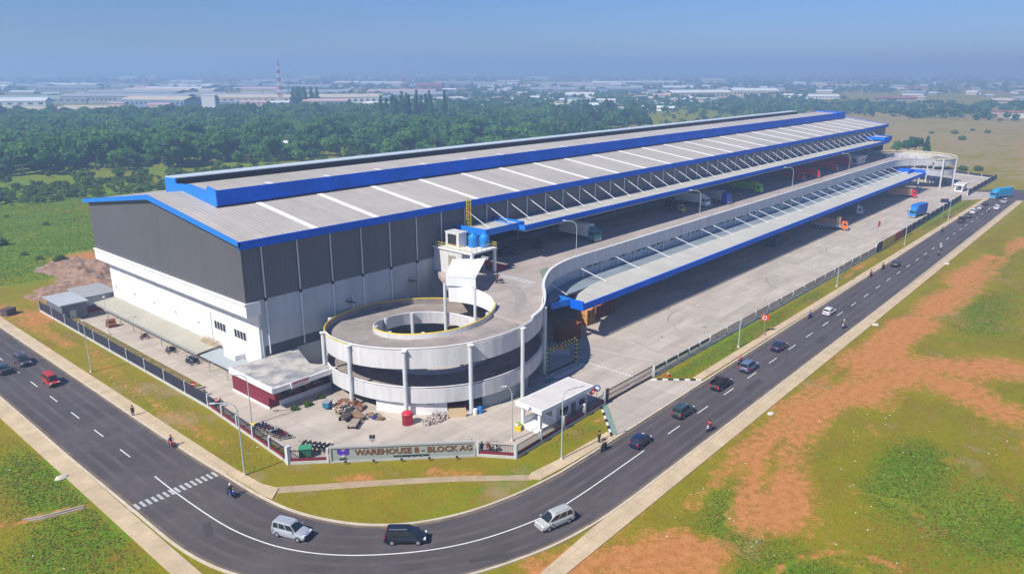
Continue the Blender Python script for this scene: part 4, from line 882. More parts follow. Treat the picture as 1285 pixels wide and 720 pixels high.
# ---------------------------------------------------------------- vehicles
def wheel(par, x, y, r=.33, w=.22):
    t = obj("wheel", lambda: G().tube((0, -w / 2, 0), (0, w / 2, 0), r, 18), TYRE, parent=par, loc=(x, y, r), key=("w", r, w))
    s = 1 if y > 0 else -1
    obj("rim", lambda: G().tube((0, s * w * .3, 0), (0, s * (w / 2 + .015), 0), r * .62, 12, r * .55), RIM, parent=t, key=("rim", r, w, s))
def car(style, label, x, y, rz, col, z=.01, grp="cars on the road", cat="car", name="car"):
    P = dict(  # L, W, H, hood z, belt z, cab base x0,x1, roof x0,x1, trunk z
        sedan=(4.5, 1.78, 1.45, .86, .94, -1.75, 1.15, -1.0, .35, 1.0),
        hatch=(3.9, 1.72, 1.5, .9, .98, -1.82, 1.2, -1.45, .45, .98),
        suv=(4.4, 1.78, 1.82, 1.02, 1.08, -2.12, 1.05, -1.95, .35, 1.08),
        mpv=(4.6, 1.80, 1.75, .95, 1.05, -2.2, 1.55, -1.95, .45, 1.05),
        van=(4.0, 1.65, 1.92, .98, 1.05, -1.95, 1.45, -1.85, .95, 1.05),
        pick=(4.9, 1.8, 1.75, 1.0, 1.06, -.55, 1.2, -.35, .6, .98))[style]
    L, Wd, H, hz, bz, c0, c1, r0, r1, tz = P; h = L / 2; w = Wd / 2
    t = thing(name, label, cat, (x, y, z), rz, grp)
    def body():
        st = [(-h, .80, .45, tz - .16), (-h + .08, .93, .25, tz - .04), (-h + .45, 1, .2, tz), (c0 + .1, 1, .2, tz if style != 'pick' else tz), (0, 1, .19, bz), (c1 - .1, 1, .2, bz - .01), (h - .75, .98, .22, hz - .03), (h - .25, .92, .24, hz - .14), (h - .03, .82, .3, hz - .28), (h, .76, .4, hz - .36)]
        g = G(); vs = []
        ring = lambda wf, zb, zt: [(-.82, zb), (-.96, zb + .1), (-1.0, zb + .3), (-.985, zt - .22), (-.90, zt - .03), (-.6, zt + .02), (0, zt + .035), (.6, zt + .02), (.90, zt - .03), (.985, zt - .22), (1.0, zb + .3), (.96, zb + .1), (.82, zb)]
        for xx, wf, zb, zt in st: vs += [(xx, yy * w * wf, zz) for yy, zz in ring(wf, zb, zt)]
        n = 13; fs = [(i * n + k, i * n + (k + 1) % n, (i + 1) * n + (k + 1) % n, (i + 1) * n + k) for i in range(len(st) - 1) for k in range(n)]
        fs += [tuple(range(n))[::-1], tuple(range((len(st) - 1) * n, len(st) * n))]; g.add(vs, fs)
        # cabin
        b = .90 * w; rr = .74 * w; zc = bz - .04
        cs = [(c0, b, tz - .04), (c1, b * .96, hz - .02)]
        rf_ = [(r0 - .05, rr, H - .06), (r0 + .15, rr * .98, H - .01), ((r0 + r1) / 2, rr, H + .02), (r1 - .15, rr * .98, H - .01), (r1 + .03, rr * .95, H - .07)]
        vs = [(c0, -b, tz - .05), (c0, b, tz - .05)]; 
        lo = [(c0, b), (lerp(c0, c1, .25), b), (lerp(c0, c1, .5), b), (lerp(c0, c1, .75), b), (c1, b * .94)]
        vs = []
        for (lx, lb), (rx, rb, rz_) in zip(lo, rf_):
            vs += [(lx, -lb, zc), (rx, -rb, rz_ - .05), (rx, -rb * .86, rz_), (rx, rb * .86, rz_), (rx, rb, rz_ - .05), (lx, lb, zc)]
        n = 6; fs = [(i * n + k, i * n + (k + 1) % n, (i + 1) * n + (k + 1) % n, (i + 1) * n + k) for i in range(4) for k in range(n)]
        fs += [tuple(range(n))[::-1], tuple(range(4 * n, 5 * n))]; g.add(vs, fs)
        return g
    bd = obj("body", body, col, parent=t, key=("car", style))
    b = .90 * w; rr = .74 * w; zc = bz - .04
    def quad(pts, off):
        p = [Vector(q) for q in pts]; nrm = (p[1] - p[0]).cross(p[3] - p[0]).normalized(); c = sum(p, Vector()) / 4
        ins = [c + (q - c) * .92 for q in p]; g = G()
        return g.add([q + nrm * -.02 for q in ins] + [q + nrm * off for q in ins], [(3, 2, 1, 0), (4, 5, 6, 7), (0, 1, 5, 4), (1, 2, 6, 5), (2, 3, 7, 6), (3, 0, 4, 7)])
    dz = .05
    obj("windscreen", lambda: quad([(c1, -b * .94, zc + .03), (c1, b * .94, zc + .03), (r1 + .03, rr * .95, H - .12), (r1 + .03, -rr * .95, H - .12)], .02), GLASS, parent=t, key=("ws", style))
    obj("rear_window", lambda: quad([(c0, b, zc + .06), (c0, -b, zc + .06), (r0 - .05, -rr, H - .12), (r0 - .05, rr, H - .12)], .02), GLASS, parent=t, key=("rw", style))
    for s in (-1, 1):
        splits = [(0, .48), (.50, 1)] if style in ('sedan', 'hatch', 'pick') else [(0, .27), (.29, .62), (.64, 1)]
        for a, e in splits:
            def side(a=a, e=e, s=s):
                def top(f): return lerp(r0 + .05, r1 - .05, f)
                def bot(f): return lerp(c0 + .15, c1 - .12, f)
                q = [(bot(a), s * b * .985, zc + .08), (bot(e), s * b * .975, zc + .08), (top(e), s * rr * .99, H - .13), (top(a), s * rr * .99, H - .13)]
                if s > 0: q = [q[1], q[0], q[3], q[2]]
                return quad(q, .025)
            obj("side_window", side, GLASS, parent=t, key=("sw", style, a, s))
    if style == 'pick':
        obj("load_bed", lambda: G().box(-h + .1, -.65, -w + .12, w - .12, tz + .03, tz + .04).box(-h + .1, -.65, -w + .05, -w + .12, tz - .1, tz + .5).box(-h + .1, -.65, w - .12, w - .05, tz - .1, tz + .5).box(-.75, -.65, -w + .1, w - .1, tz, 1.95), BLACK, parent=t, key="bed")
    for sx_ in (-1, 1):
        for s in (-1, 1): wheel(t, sx_ * L * .31, s * (w - .10), .34 if style in ('suv', 'pick', 'mpv') else .31)
    for s in (-1, 1):
        obj("headlight", lambda: G().cbox((h - .16, s * w * .68, hz - .24), (.26, .34, .16)), LAMPW, parent=t, key=("hl", style, s))
        obj("tail_light", lambda: G().cbox((-h + .06, s * w * .74, tz - .17), (.14, .24, .26 if style in ('sedan', 'hatch') else .42)), LAMPR, parent=t, key=("tl", style, s))
        obj("mirror", lambda: G().cbox((c1 - .3, s * (w + .08), bz + .06), (.14, .2, .14)), bd.material_slots[0].material, parent=t, key=("mi", style, s))
    obj("front_bumper", lambda: G().cbox((h - .02, 0, .44), (.16, Wd * .84, .2)), BLACK if style in ('suv', 'van', 'pick') else col, parent=t, key=("fb", style))
    obj("rear_bumper", lambda: G().cbox((-h + .01, 0, .45), (.16, Wd * .86, .2)), BLACK if style in ('suv', 'van', 'pick') else col, parent=t, key=("rb", style))
    obj("number_plate", lambda: G().cbox((-h - .05, 0, .66), (.02, .45, .13)), DARK, parent=t, key=("np", style))
    if style in ('suv', 'mpv'):
        for s in (-1, 1): obj("roof_rail", lambda: G().tube((r0 + .2, s * rr * .8, H + .05), (r1 - .2, s * rr * .8, H + .05), .025, 5), STEEL, parent=t, key=("rr", style, s))
    return t
C_ = dict(silver=paint("silver_car_paint", (.50, .53, .56), metal=.3), black=paint("black_car_paint", (.012, .014, .022)), navy=paint("navy_car_paint", (.010, .022, .07)), white=paint("white_car_paint", (.78, .78, .78)),
          red=paint("red_car_paint", (.42, .035, .03), .45, .2), green=paint("dark_green_car_paint", (.03, .07, .075)), bgrey=paint("blue_grey_car_paint", (.12, .18, .28)), grey=paint("dark_grey_car_paint", (.06, .055, .065)), brown=paint("dark_brown_car_paint", (.06, .04, .04), .5, .2),
          champ=paint("champagne_car_paint", (.55, .55, .52), metal=.2))
D_ = math.degrees
car('van', "boxy red minivan with dark windscreen driving towards the bend", 36.2, 132.6, R(-90), C_['red'])
car('mpv', "dark grey family car following behind the red minivan", 36.1, 146.2, R(-90), C_['grey'])
car('sedan', "dark car half cut off at the road end left of the dark grey family car", 32.6, 144.6, R(90), C_['green'])
car('suv', "silver boxy estate car with roof rails in the middle of the bend", 38.6, 66.3, R(-70), C_['silver'])
car('mpv', "navy black family car in the bend between two silver cars", 46.3, 56.0, R(-48), C_['black'])
car('mpv', "pale silver people carrier straddling the centre line of the bend", 59.6, 45.6, R(166), C_['champ'])
car('hatch', "dark blue hatchback with red tail lights passing the driveway", 82.4, 48.4, R(2), C_['navy'])
car('suv', "dark green off-road car ahead of the dark blue hatchback", 94.6, 48.5, 0, C_['green'])
car('pick', "black open pickup with tall headboard on the road", 107.9, 48.9, 0, C_['brown'])
car('suv', "blue grey off-road car in front of the black pickup", 117.8, 48.6, 0, C_['bgrey'])
car('sedan', "dark navy saloon next to the lane dashes, level with the round roadside sign", 131.0, 48.7, 0, C_['navy'])
car('hatch', "white hatchback with red tail light driving alone", 158.2, 49.0, 0, C_['white'])
car('hatch', "black hatchback between two motorcycles near the banners", 210.7, 49.9, 0, C_['black'])
car('pick', "black pickup at the back of the queue before the far gate", 289, 50.2, 0, C_['brown'])
car('sedan', "dark saloon in the queue between black pickup and white car", 299.8, 50.2, 0, C_['grey'])
car('mpv', "white car in the queue before the far gate", 310.3, 50.6, 0, C_['white'])
car('sedan', "grey saloon in the queue ahead of the white car", 320.4, 50.4, 0, C_['silver'])
car('hatch', "dark hatchback first in the queue at the far gate", 332, 50.7, 0, C_['black'])
car('hatch', "white hatchback coming back alone in the oncoming far lane", 324.8, 45.8, R(180), C_['white'])
car('mpv', "pale blue white car just before the turning blue container truck", 342.8, 46.2, R(180), C_['champ'])
car('van', "bright red van at the far junction by the frame edge", 366, 40.5, R(130), paint("bright_red_van_paint", (.6, .03, .04)))
for x, y, rz, c, l in ((112.6, 105.6, -150, 'silver', "silver car parked under the upper canopy next to the tank block"), (119.4, 105.2, -35, 'black', "black car in the shade under the upper canopy"), (128.6, 104.6, -150, 'grey', "dark car in deep shade left of the silver box truck")):
    car('sedan', l, x, y, R(rz), C_[c], DZ, "cars under the upper canopy")
def truck(label, x, y, rz, z, cab, box, L=9.5, w=2.5, h=2.6, boxm=None, nose=True, small=False, cargo='box', grp="box trucks"):
    """origin at the front bumper, body extends to -x"""
    t = thing("box_truck", label, "truck", (x, y, z), rz, grp); s = .78 if small else 1.
    CL = 2.0 * s; fh = .95 * s; ch = 2.75 * s; hw = w / 2 * (s if small else 1)
    def cabm():
        pr = [(-CL, fh * .7), (-.02, fh * .55), (0, fh * 1.1), (-.03, fh * 1.75), (-.28, ch * .93), (-.5, ch), (-CL, ch)]
        g = G(); n = len(pr); g.add([(px, yy * hw * (.97 if pz > fh * 1.8 else 1), pz) for yy in (-1, 1) for px, pz in pr], [tuple(range(n)), tuple(range(n, 2 * n))[::-1]] + [(i, n + i, n + (i + 1) % n, (i + 1) % n) for i in range(n)]); return g
    obj("cab", cabm, cab, parent=t, key=("cab", s, w))
    obj("windscreen", lambda: G().add([(-.02, -hw * .86, fh * 1.8), (-.02, hw * .86, fh * 1.8), (-.25, hw * .84, ch * .9), (-.25, -hw * .84, ch * .9), (-.1, -hw * .86, fh * 1.8), (-.1, hw * .86, fh * 1.8), (-.33, hw * .84, ch * .9), (-.33, -hw * .84, ch * .9)], [(0, 1, 2, 3), (7, 6, 5, 4), (0, 4, 5, 1), (1, 5, 6, 2), (2, 6, 7, 3), (3, 7, 4, 0)]), GLASS, parent=t, key=("tws", s, w))
    for q in (-1, 1):
        obj("side_window", lambda: G().cbox((-.95 * s, q * hw * 1.0, fh * 2.15), (.95 * s, .05, .6 * s)), GLASS, parent=t, key=("tsw", s, w, q))
        obj("headlight", lambda: G().cbox((.01, q * hw * .75, fh * .75), (.1, .34, .2)), LAMPW, parent=t, key=("thl", s, w, q))
        obj("mirror", lambda: G().cbox((.02, q * (hw + .22), ch * .78), (.1, .2, .5)), BLACK, parent=t, key=("tmi", s, w, q))
    obj("bumper", lambda: G().cbox((.0, 0, .48), (.22, hw * 1.96, .36)), cab if small else STEEL, parent=t, key=("tb", s, w))
    obj("chassis", lambda: G().box(-L, -CL, -.45, .45, .6 * s, .95 * s), BLACK, parent=t, key=("ch", L, s))
    b0 = -L; b1 = -CL - .15
    bm = boxm or box
    if cargo == 'box':
        cb = obj("cargo_box", lambda: G().box(b0, b1, -w / 2, w / 2, fh + .1, fh + .1 + h), box, parent=t, key=("cb", L, w, h, s))
        g = lambda: G().box(b0 + .1, b1 - .1, -w / 2 - .012, w / 2 + .012, fh + .1, fh + .26).box(b0 - .02, b0, -w / 2 + .1, w / 2 - .1, fh + .3, fh + h)
        obj("side_rail", g, STEEL, parent=cb, key=("cbr", L, w, h, s))
        if nose: obj("wind_deflector", lambda: G().add([(-CL, -hw * .8, ch), (-CL, hw * .8, ch), (-.6, hw * .8, ch + .02), (-.6, -hw * .8, ch + .02), (-CL, -hw * .7, ch + .8), (-CL, hw * .7, ch + .8)], [(3, 2, 5, 4), (0, 1, 2, 3), (0, 4, 5, 1), (0, 3, 4), (1, 5, 2)]), cab, parent=t, key=("wd", s, w))
    elif cargo == 'crates':
        obj("load_bed", lambda: G().box(b0, b1, -w / 2, w / 2, fh, fh + .15).box(b0, b1, -w / 2, -w / 2 + .06, fh + .15, fh + .9).box(b0, b1, w / 2 - .06, w / 2, fh + .15, fh + .9), box, parent=t, key=("lbd", L, w))
        obj("load", lambda: G().box(b0 + .2, b1 - 1.6, -w / 2 + .1, w / 2 - .1, fh + .15, fh + 2.6).box(b1 - 1.5, b1 - .2, -w / 2 + .15, w / 2 - .15, fh + .15, fh + 3.1), boxm, parent=t, key=("ld", L, w))
    ax = [-.95 * s, -L + 1.6, -L + 2.85] if not small else [-.8, -L + 1.1]
    for a in ax:
        for q in (-1, 1): wheel(t, a, q * (hw - .18), .5 if not small else .38, .3)
    for q in (-1, 1): obj("mudguard", lambda: G().box(-L + .75, -L + .8, q * (hw - .35) - .25, q * (hw - .35) + .25, .3, .9), BLACK, parent=t, key=("mg", L, s, q))
    return t
WT = M("white_truck_body", (.84, .84, .84), .5, var=.05, stripe=(2, .4), stripe_amt=.03); 
truck("silver white box truck with teal cab on the upper deck", 141.8, 97.4, R(-94), DZ, M("teal_cab", (.10, .28, .27), .4), WT, 11, h=2.8)
truck("small yellow truck parked beside the white box truck on the upper deck", 188.2, 100.6, R(-92), DZ, M("yellow_cab", (.62, .55, .08), .4), DARK, 5.5, 2.2, 2.0, small=True, nose=False)
truck("white cab box truck with roof deflector on the upper deck", 200.4, 99.4, R(-93), DZ, M("white_cab", (.84, .84, .84), .4), WT, 10.5, h=2.6)
truck("blue cab truck with grey box behind the deck lamp", 209.5, 97.0, R(-90), DZ, M("royal_blue_cab", (.02, .05, .42), .4), M("grey_truck_body", (.36, .38, .40), .5, var=.06), 10.5, h=2.7)
truck("lime green truck and body on the upper deck", 235.5, 98.4, R(-86), DZ, M("lime_paint", (.30, .62, .02), .4), M("lime_body", (.16, .42, .03), .5, var=.08), 10.5, h=2.4)
REDT = M("red_truck_body", (.52, .015, .03), .5, var=.1); REDC = M("red_cab", (.6, .02, .03), .4)
truck("low red flatbed truck leading the red group on the upper deck", 273, 98.8, R(-84), DZ, REDC, REDT, 7, 2.4, .9, nose=False, grp="red trucks")
truck("big red box truck in the middle of the red group", 283.5, 97.0, R(-82), DZ, REDC, REDT, 9, 2.5, 2.5, grp="red trucks")
truck("red box truck with blue stripe behind the big red one", 306, 98.2, R(-84), DZ, REDC, REDT, 9, 2.5, 2.7, grp="red trucks")
truck("farthest dark red box truck at the end of the upper deck canopy", 327, 99.6, R(-84), DZ, REDC, REDT, 9, 2.5, 2.7, grp="red trucks")
truck("orange cab truck with stacked brown load leaving the lower dock", 249.5, 74.6, R(-76), .02, M("orange_cab", (.75, .16, .02), .4), M("grey_bed", (.35, .37, .40), .6), 11, boxm=M("carton_brown", (.36, .24, .17), .85, var=.2), cargo='crates', grp="trucks at the lower dock")
truck("white cab truck nosing out of the lower dock shade", 280, 79.4, R(-80), .02, M("white_cab", (.84, .84, .84), .4), M("dark_truck_body", (.10, .10, .11), .6), 9, grp="trucks at the lower dock")
truck("red cab truck with orange box at the far lower dock", 333.5, 75.2, R(-64), .02, REDC, M("orange_box_body", (.50, .26, .12), .6, var=.1), 11, grp="trucks at the lower dock")
BBX = M("blue_container_paint", (.015, .16, .58), .5, var=.06, stripe=(0, .4), stripe_amt=.08)
truck("bright blue box truck driving along the far fence inside the yard", 285.5, 65.0, R(173), .02, M("blue_cab", (.02, .22, .62), .4), BBX, 10.5, h=3.3, grp="blue trucks")
truck("turquoise blue container truck turning at the far junction", 349.5, 51.5, R(158), .012, M("light_blue_cab", (.03, .30, .55), .4), M("sky_blue_container", (.02, .32, .60), .5, var=.05), 11.5, h=3.0, grp="blue trucks")
# ---------------------------------------------------------------- people and motorcycles
def skin_mesh(J, E_, lv=1):
    me = bpy.data.meshes.new("b"); me.from_pydata([j[:3] for j in J], E_, []); o = bpy.data.objects.new("b", me); COL.objects.link(o)
    md = o.modifiers.new("s", 'SKIN'); sv = me.skin_vertices[0].data
    for i, j in enumerate(J): sv[i].radius = (j[3], j[4] if len(j) > 4 else j[3]); sv[i].use_root = (i == 0)
    ss = o.modifiers.new("u", 'SUBSURF'); ss.levels = lv; ss.render_levels = lv
    bpy.context.view_layer.update()
    r = bpy.data.meshes.new_from_object(o.evaluated_get(bpy.context.evaluated_depsgraph_get())); bpy.data.objects.remove(o)
    r.polygons.foreach_set("use_smooth", [True] * len(r.polygons)); return r
def pose(kind):
    if kind == 'ride':   # seated, facing +x, seat at z .78
        J = [(-.12, 0, .86, .15), (-.10, 0, 1.08, .14), (-.05, 0, 1.32, .15), (-.02, 0, 1.44, .06), (.02, 0, 1.56, .09), (.03, 0, 1.68, .10),
             (-.04, .19, 1.38, .06), (.12, .27, 1.16, .045), (.36, .25, 1.08, .035), (.43, .24, 1.07, .04),
             (-.04, -.19, 1.38, .06), (.12, -.27, 1.16, .045), (.36, -.25, 1.08, .035), (.43, -.24, 1.07, .04),
             (-.06, .12, .82, .10), (.30, .17, .74, .075), (.22, .17, .36, .05), (.36, .17, .30, .045),
             (-.06, -.12, .82, .10), (.30, -.17, .74, .075), (.22, -.17, .36, .05), (.36, -.17, .30, .045)]
    else:
        J = [(0, 0, .95, .14), (0, 0, 1.15, .12), (0, 0, 1.38, .14), (0, 0, 1.48, .055), (.01, 0, 1.58, .085), (.01, 0, 1.68, .095),
             (0, .20, 1.42, .055), (-.02, .25, 1.15, .042), (.05, .26, .92, .034), (.08, .26, .84, .04),
             (0, -.20, 1.42, .055), (.02, -.25, 1.15, .042), (.09, -.26, .93, .034), (.12, -.26, .85, .04),
             (0, .10, .90, .095), (.04, .11, .50, .065), (.0, .11, .09, .045), (.13, .12, .05, .045),
             (0, -.10, .90, .095), (-.03, -.11, .50, .065), (-.08, -.11, .09, .045), (.05, -.12, .05, .045)]
    E_ = [(0, 1), (1, 2), (2, 3), (3, 4), (4, 5), (2, 6), (6, 7), (7, 8), (8, 9), (2, 10), (10, 11), (11, 12), (12, 13), (0, 14), (14, 15), (15, 16), (16, 17), (0, 18), (18, 19), (19, 20), (20, 21)]
    return J, E_
PM = {}
for k in ('ride', 'stand'):
    J, E_ = pose(k); PM[k, 'body'] = skin_mesh(J, E_)
    inf = lambda idx, a: [(*J[i][:3], J[i][3] + a) for i in idx]
    PM[k, 'shirt'] = skin_mesh(inf([1, 0, 2, 6, 7, 10, 11], .022), [(0, 1), (0, 2), (2, 3), (3, 4), (2, 5), (5, 6)])
    PM[k, 'trousers'] = skin_mesh(inf([0, 14, 15, 16, 18, 19, 20], .02), [(0, 1), (1, 2), (2, 3), (0, 4), (4, 5), (5, 6)])
    PM[k, 'shoe'] = G().cbox((J[17][0] - .03, .15, J[17][2]), (.27, .10, .10)).cbox((J[21][0] - .03, -.15, J[21][2]), (.27, .10, .10)).mesh("shoes")
    cx, cz = J[5][0], J[5][2]
    g = G(); n = 12; pf_ = [(-.03, .145), (.06, .15), (.12, .12), (.165, .06), (.175, .001)]
    vs = [(cx + r * math.cos(2 * math.pi * i / n), r * .92 * math.sin(2 * math.pi * i / n), cz + dz) for dz, r in pf_ for i in range(n)]
    g.add(vs, [(i * n + j, i * n + (j + 1) % n, (i + 1) * n + (j + 1) % n, (i + 1) * n + j) for i in range(4) for j in range(n)]); PM[k, 'hat'] = g.mesh("helmet")
    g = G(); g.cbox((cx + .105, 0, cz - .03), (.04, .03, .05)).cbox((cx + .095, .035, cz), (.02, .03, .015)).cbox((cx + .095, -.035, cz), (.02, .03, .015)); PM[k, 'face'] = g.mesh("face")
CLOTH = {}
def cl(n, c):
    if n not in CLOTH: CLOTH[n] = M(n + "_cloth", c, .9, var=.08, scale=6)
    return CLOTH[n]
CC = dict(black=(.02, .02, .022), red=(.45, .03, .04), pink=(.55, .10, .16), white=(.7, .7, .68), blue=(.03, .07, .30), navy=(.02, .03, .08), purple=(.10, .05, .30), grey=(.15, .15, .16), khaki=(.25, .20, .12), teal=(.03, .2, .22))
def person(label, x, y, rz, z, kind, shirt, trousers, hat, grp=None):
    t = thing("person", label, "person", (x, y, z), rz, grp)
    obj("body", PM[kind, 'body'], SKIN, parent=t, key=("pb", kind))
    obj("shirt", PM[kind, 'shirt'], cl(shirt, CC[shirt]), parent=t, key=("ps", kind)); obj("trousers", PM[kind, 'trousers'], cl(trousers, CC[trousers]), parent=t, key=("pt", kind))
    obj("shoes", PM[kind, 'shoe'], BLACK, parent=t, key=("psh", kind)); obj("face", PM[kind, 'face'], DARK, parent=t, key=("pf", kind))
    obj("helmet" if kind == 'ride' else "hair", PM[kind, 'hat'], cl(hat, CC[hat]), parent=t, key=("ph", kind))
def torus_wheel(x, r=.29):
    g = G(); n = 16; m_ = 6
    vs = [(x + (r - .05 + .05 * math.cos(2 * math.pi * j / m_)) * math.cos(2 * math.pi * i / n), .05 * math.sin(2 * math.pi * j / m_), r + (r - .05 + .05 * math.cos(2 * math.pi * j / m_)) * math.sin(2 * math.pi * i / n)) for i in range(n) for j in range(m_)]
    return g.add(vs, [(i * m_ + j, ((i + 1) % n) * m_ + j, ((i + 1) % n) * m_ + (j + 1) % m_, i * m_ + (j + 1) % m_) for i in range(n) for j in range(m_)])
def moto(label, x, y, rz, z, col, grp="parked motorcycles", tilt=0):
    t = thing("motorcycle", label, "motorcycle", (x, y, z), rz, grp); t.rotation_euler.x = tilt
    for xx in (-.62, .62):
        w = obj("wheel", lambda: torus_wheel(xx), TYRE, parent=t, key=("mw", xx)); obj("rim", lambda: G().tube((xx, -.03, .29), (xx, .03, .29), .10, 10), BLACK, parent=w, key=("mr", xx))
    obj("engine", lambda: G().cbox((.02, 0, .36), (.5, .22, .22)).tube((-.6, .14, .36), (.1, .14, .32), .05, 6), STEEL, parent=t, key="meng")
    obj("body", lambda: G().add([(-.85, -.06, .78), (-.85, .06, .78), (-.3, .15, .45), (-.3, -.15, .45), (.3, .13, .42), (.3, -.13, .42), (.42, .15, .55), (.42, -.15, .55), (.50, .16, .98), (.50, -.16, .98), (.36, .12, .95), (.36, -.12, .95), (.18, .1, .58), (.18, -.1, .58), (-.1, .13, .76), (-.1, -.13, .76), (-.8, .10, .82), (-.8, -.10, .82)],
        [(0, 1, 2, 3), (3, 2, 4, 5), (5, 4, 6, 7), (7, 6, 8, 9), (9, 8, 10, 11), (11, 10, 12, 13), (13, 12, 14, 15), (15, 14, 16, 17), (17, 16, 1, 0), (1, 16, 14, 2), (2, 14, 12, 4), (4, 12, 10, 6), (6, 10, 8), (0, 3, 15, 17), (3, 5, 13, 15), (5, 7, 11, 13), (7, 9, 11)]), col, parent=t, key="mbod")
    obj("seat", lambda: G().cbox((-.35, 0, .81), (.75, .24, .09)), BLACK, parent=t, key="mseat")
    obj("handlebar", lambda: G().path([(.38, -.33, 1.05), (.45, -.12, 1.03), (.45, .12, 1.03), (.38, .33, 1.05)], .022, 5).tube((.62, 0, .3), (.42, 0, 1.0), .035, 6), BLACK, parent=t, key="mhb")
    obj("headlight", lambda: G().cbox((.52, 0, .92), (.1, .16, .13)), LAMPW, parent=t, key="mhl"); obj("front_mudguard", lambda: G().cbox((.62, 0, .62), (.4, .14, .05)), col, parent=t, key="mmg")
    for s in (-1, 1): obj("mirror", lambda: G().tube((.4, s * .25, 1.05), (.36, s * .3, 1.2), .012, 4).cbox((.36, s * .3, 1.23), (.03, .12, .08)), BLACK, parent=t, key=("mmi", s))
    return t
MC = {k: paint(k + "_motorcycle_paint", v) for k, v in dict(black=(.015, .015, .018), red=(.4, .02, .03), white=(.6, .6, .6), blue=(.02, .06, .3), grey=(.15, .15, .16)).items()}
RG = "motorcycles riding on the road"
for x, y, rz, mc, sh_, tr, hat, w in (
        (38.2, 78.8, -84, 'blue', 'black', 'navy', 'white', "in the bend past the white blocks"), (39.3, 96.6, -90, 'red', 'blue', 'pink', 'red', "by the kerb before the corner railing"),
        (77.6, 51.2, 5, 'black', 'navy', 'black', 'black', "stopped by the near driveway"), (92.4, 43.1, 180, 'white', 'red', 'black', 'black', "in the outer lane opposite the dark green car"),
        (119.2, 50.9, 0, 'white', 'pink', 'black', 'pink', "squeezing past the blue grey off-road car"), (152.7, 51.0, 0, 'black', 'purple', 'blue', 'blue', "by the kerb just behind the white hatchback"),
        (151.0, 43.6, 180, 'white', 'grey', 'black', 'white', "in the outer lane opposite the white hatchback"), (205.1, 51.5, 0, 'black', 'black', 'black', 'black', "by the kerb directly behind the black hatchback"),
        (195.3, 51.6, 0, 'black', 'black', 'red', 'black', "following behind the other dark rider by the kerb"), (231.1, 44.3, 180, 'black', 'grey', 'black', 'black', "nearer of the two riders opposite the banners"),
        (239.1, 45.5, 180, 'white', 'white', 'blue', 'white', "farther of the two riders opposite the banners"), (266.4, 51.2, 0, 'black', 'grey', 'navy', 'black', "by the kerb behind the far queue"), (316.5, 46.9, 0, 'black', 'white', 'black', 'white', "between the two far lanes of cars")):
    moto(f"{mc} motorcycle {w}", x, y, R(rz), .01, MC[mc], RG); person(f"rider in {sh_} top, {hat} helmet, {w}", x, y, R(rz), .01, 'ride', sh_, tr, hat, "motorcycle riders")
for x, y, rz, z, s_, tr, hr, l in ((39.9, 110.2, -90, .01, 'black', 'navy', 'black', "person in dark clothes at the kerb of the left road"), (78.9, 52.9, 0, .12, 'black', 'black', 'black', "person in black standing on the footway by the near driveway"),
        (66.0, 62.2 + .9, 60, .02, 'blue', 'blue', 'black', "person in blue overalls behind the fence beside the sign wall"), (65.6, 64.6, 10, .02, 'khaki', 'black', 'black', "person in khaki top beside the one in blue overalls"), (101.0, 92.0, 100, DZ, 'red', 'red', 'black', "person in red by the motorcycle near the deck shelter"),
        (80.5, 59.9, 0, .02, 'black', 'red', 'black', "person in dark top standing by the guard booth windows")):
    person(l, x, y, R(rz), z, 'stand', s_, tr, hr)
moto("black motorcycle parked on the upper deck beside the shelter", 100.7, 91.2, R(120), DZ, MC['black'], None)
# parked motorcycles
ks = list(MC)
i = 0
for (bx, by), n, dx, dy, rz, grp in (((50.4, 92.4), 9, .05, -.72, -20, "motorcycles parked inside the railing by the thin lamp"), ((51.2, 82.6), 7, .3, -.62, 200, "motorcycles parked behind the corner railing"),
        ((56.1, 125.2), 5, -.03, -.62, 180, "motorcycles at the shed end nearest the office"), ((56.0, 132.6), 3, -.03, -.7, 180, "motorcycles at the middle of the long shed"), ((56.0, 143.4), 2, -.03, -.8, 180, "motorcycles at the far half of the long shed")):
    for k in range(n):
        c = ks[(i * 2 + k) % 5] if rnd.random() < .45 else 'black'
        end = "first" if k == 0 else "last" if k == n - 1 else "inner"
        moto(f"{c} {end} one of the {grp}", bx + dx * k + rnd.uniform(-.08, .08), by + dy * k, R(rz + rnd.uniform(-14, 14)), .02, MC[c], grp, .12)
        i += 1
for x, y, c in ((50.4, 109.6, 'black'), (50.4, 104.6, 'black')): moto(f"{c} motorcycle beside the {'nearer' if y < 106 else 'farther'} no entry sign by the railing", x, y, R(-40), .02, MC[c], None, .12)
moto("red motorcycle leaning by the fence near the guard booth", 67.2, 63.0, R(60), .02, MC['red'], None, .12)
moto("white motorcycle by the fence near the guard booth", 67.9, 62.4, R(60), .02, MC['white'], None, .12)
# ---------------------------------------------------------------- loose things in the yard
def drum(g0=None):
    g = G(); n = 20; pr_ = [(.0, 0), (.8, 0), (.8, 1.6), (.86, 1.62), (.86, 1.72), (.7, 1.9), (.3, 2.0), (0, 2.02)]
    g.add([(r * math.cos(2 * math.pi * k / n), r * math.sin(2 * math.pi * k / n), z) for r, z in pr_ for k in range(n)], [(i * n + k, i * n + (k + 1) % n, (i + 1) * n + (k + 1) % n, (i + 1) * n + k) for i in range(len(pr_) - 1) for k in range(n)]); return g
tag(obj("water_drum", drum, paint("red_drum_plastic", (.6, .02, .05), .5, .1), loc=(65.3, 77.4, .02), smooth=True), "big red plastic drum at the foot of a ramp column", "drum")
tag(obj("plywood_sheet", G().cbox((0, 0, .75), (2.6, .08, 1.5)), PLY, loc=(71.6, 73.4, .02), rz=R(-42)), "pale plywood sheet standing upright under the ramp", "board")
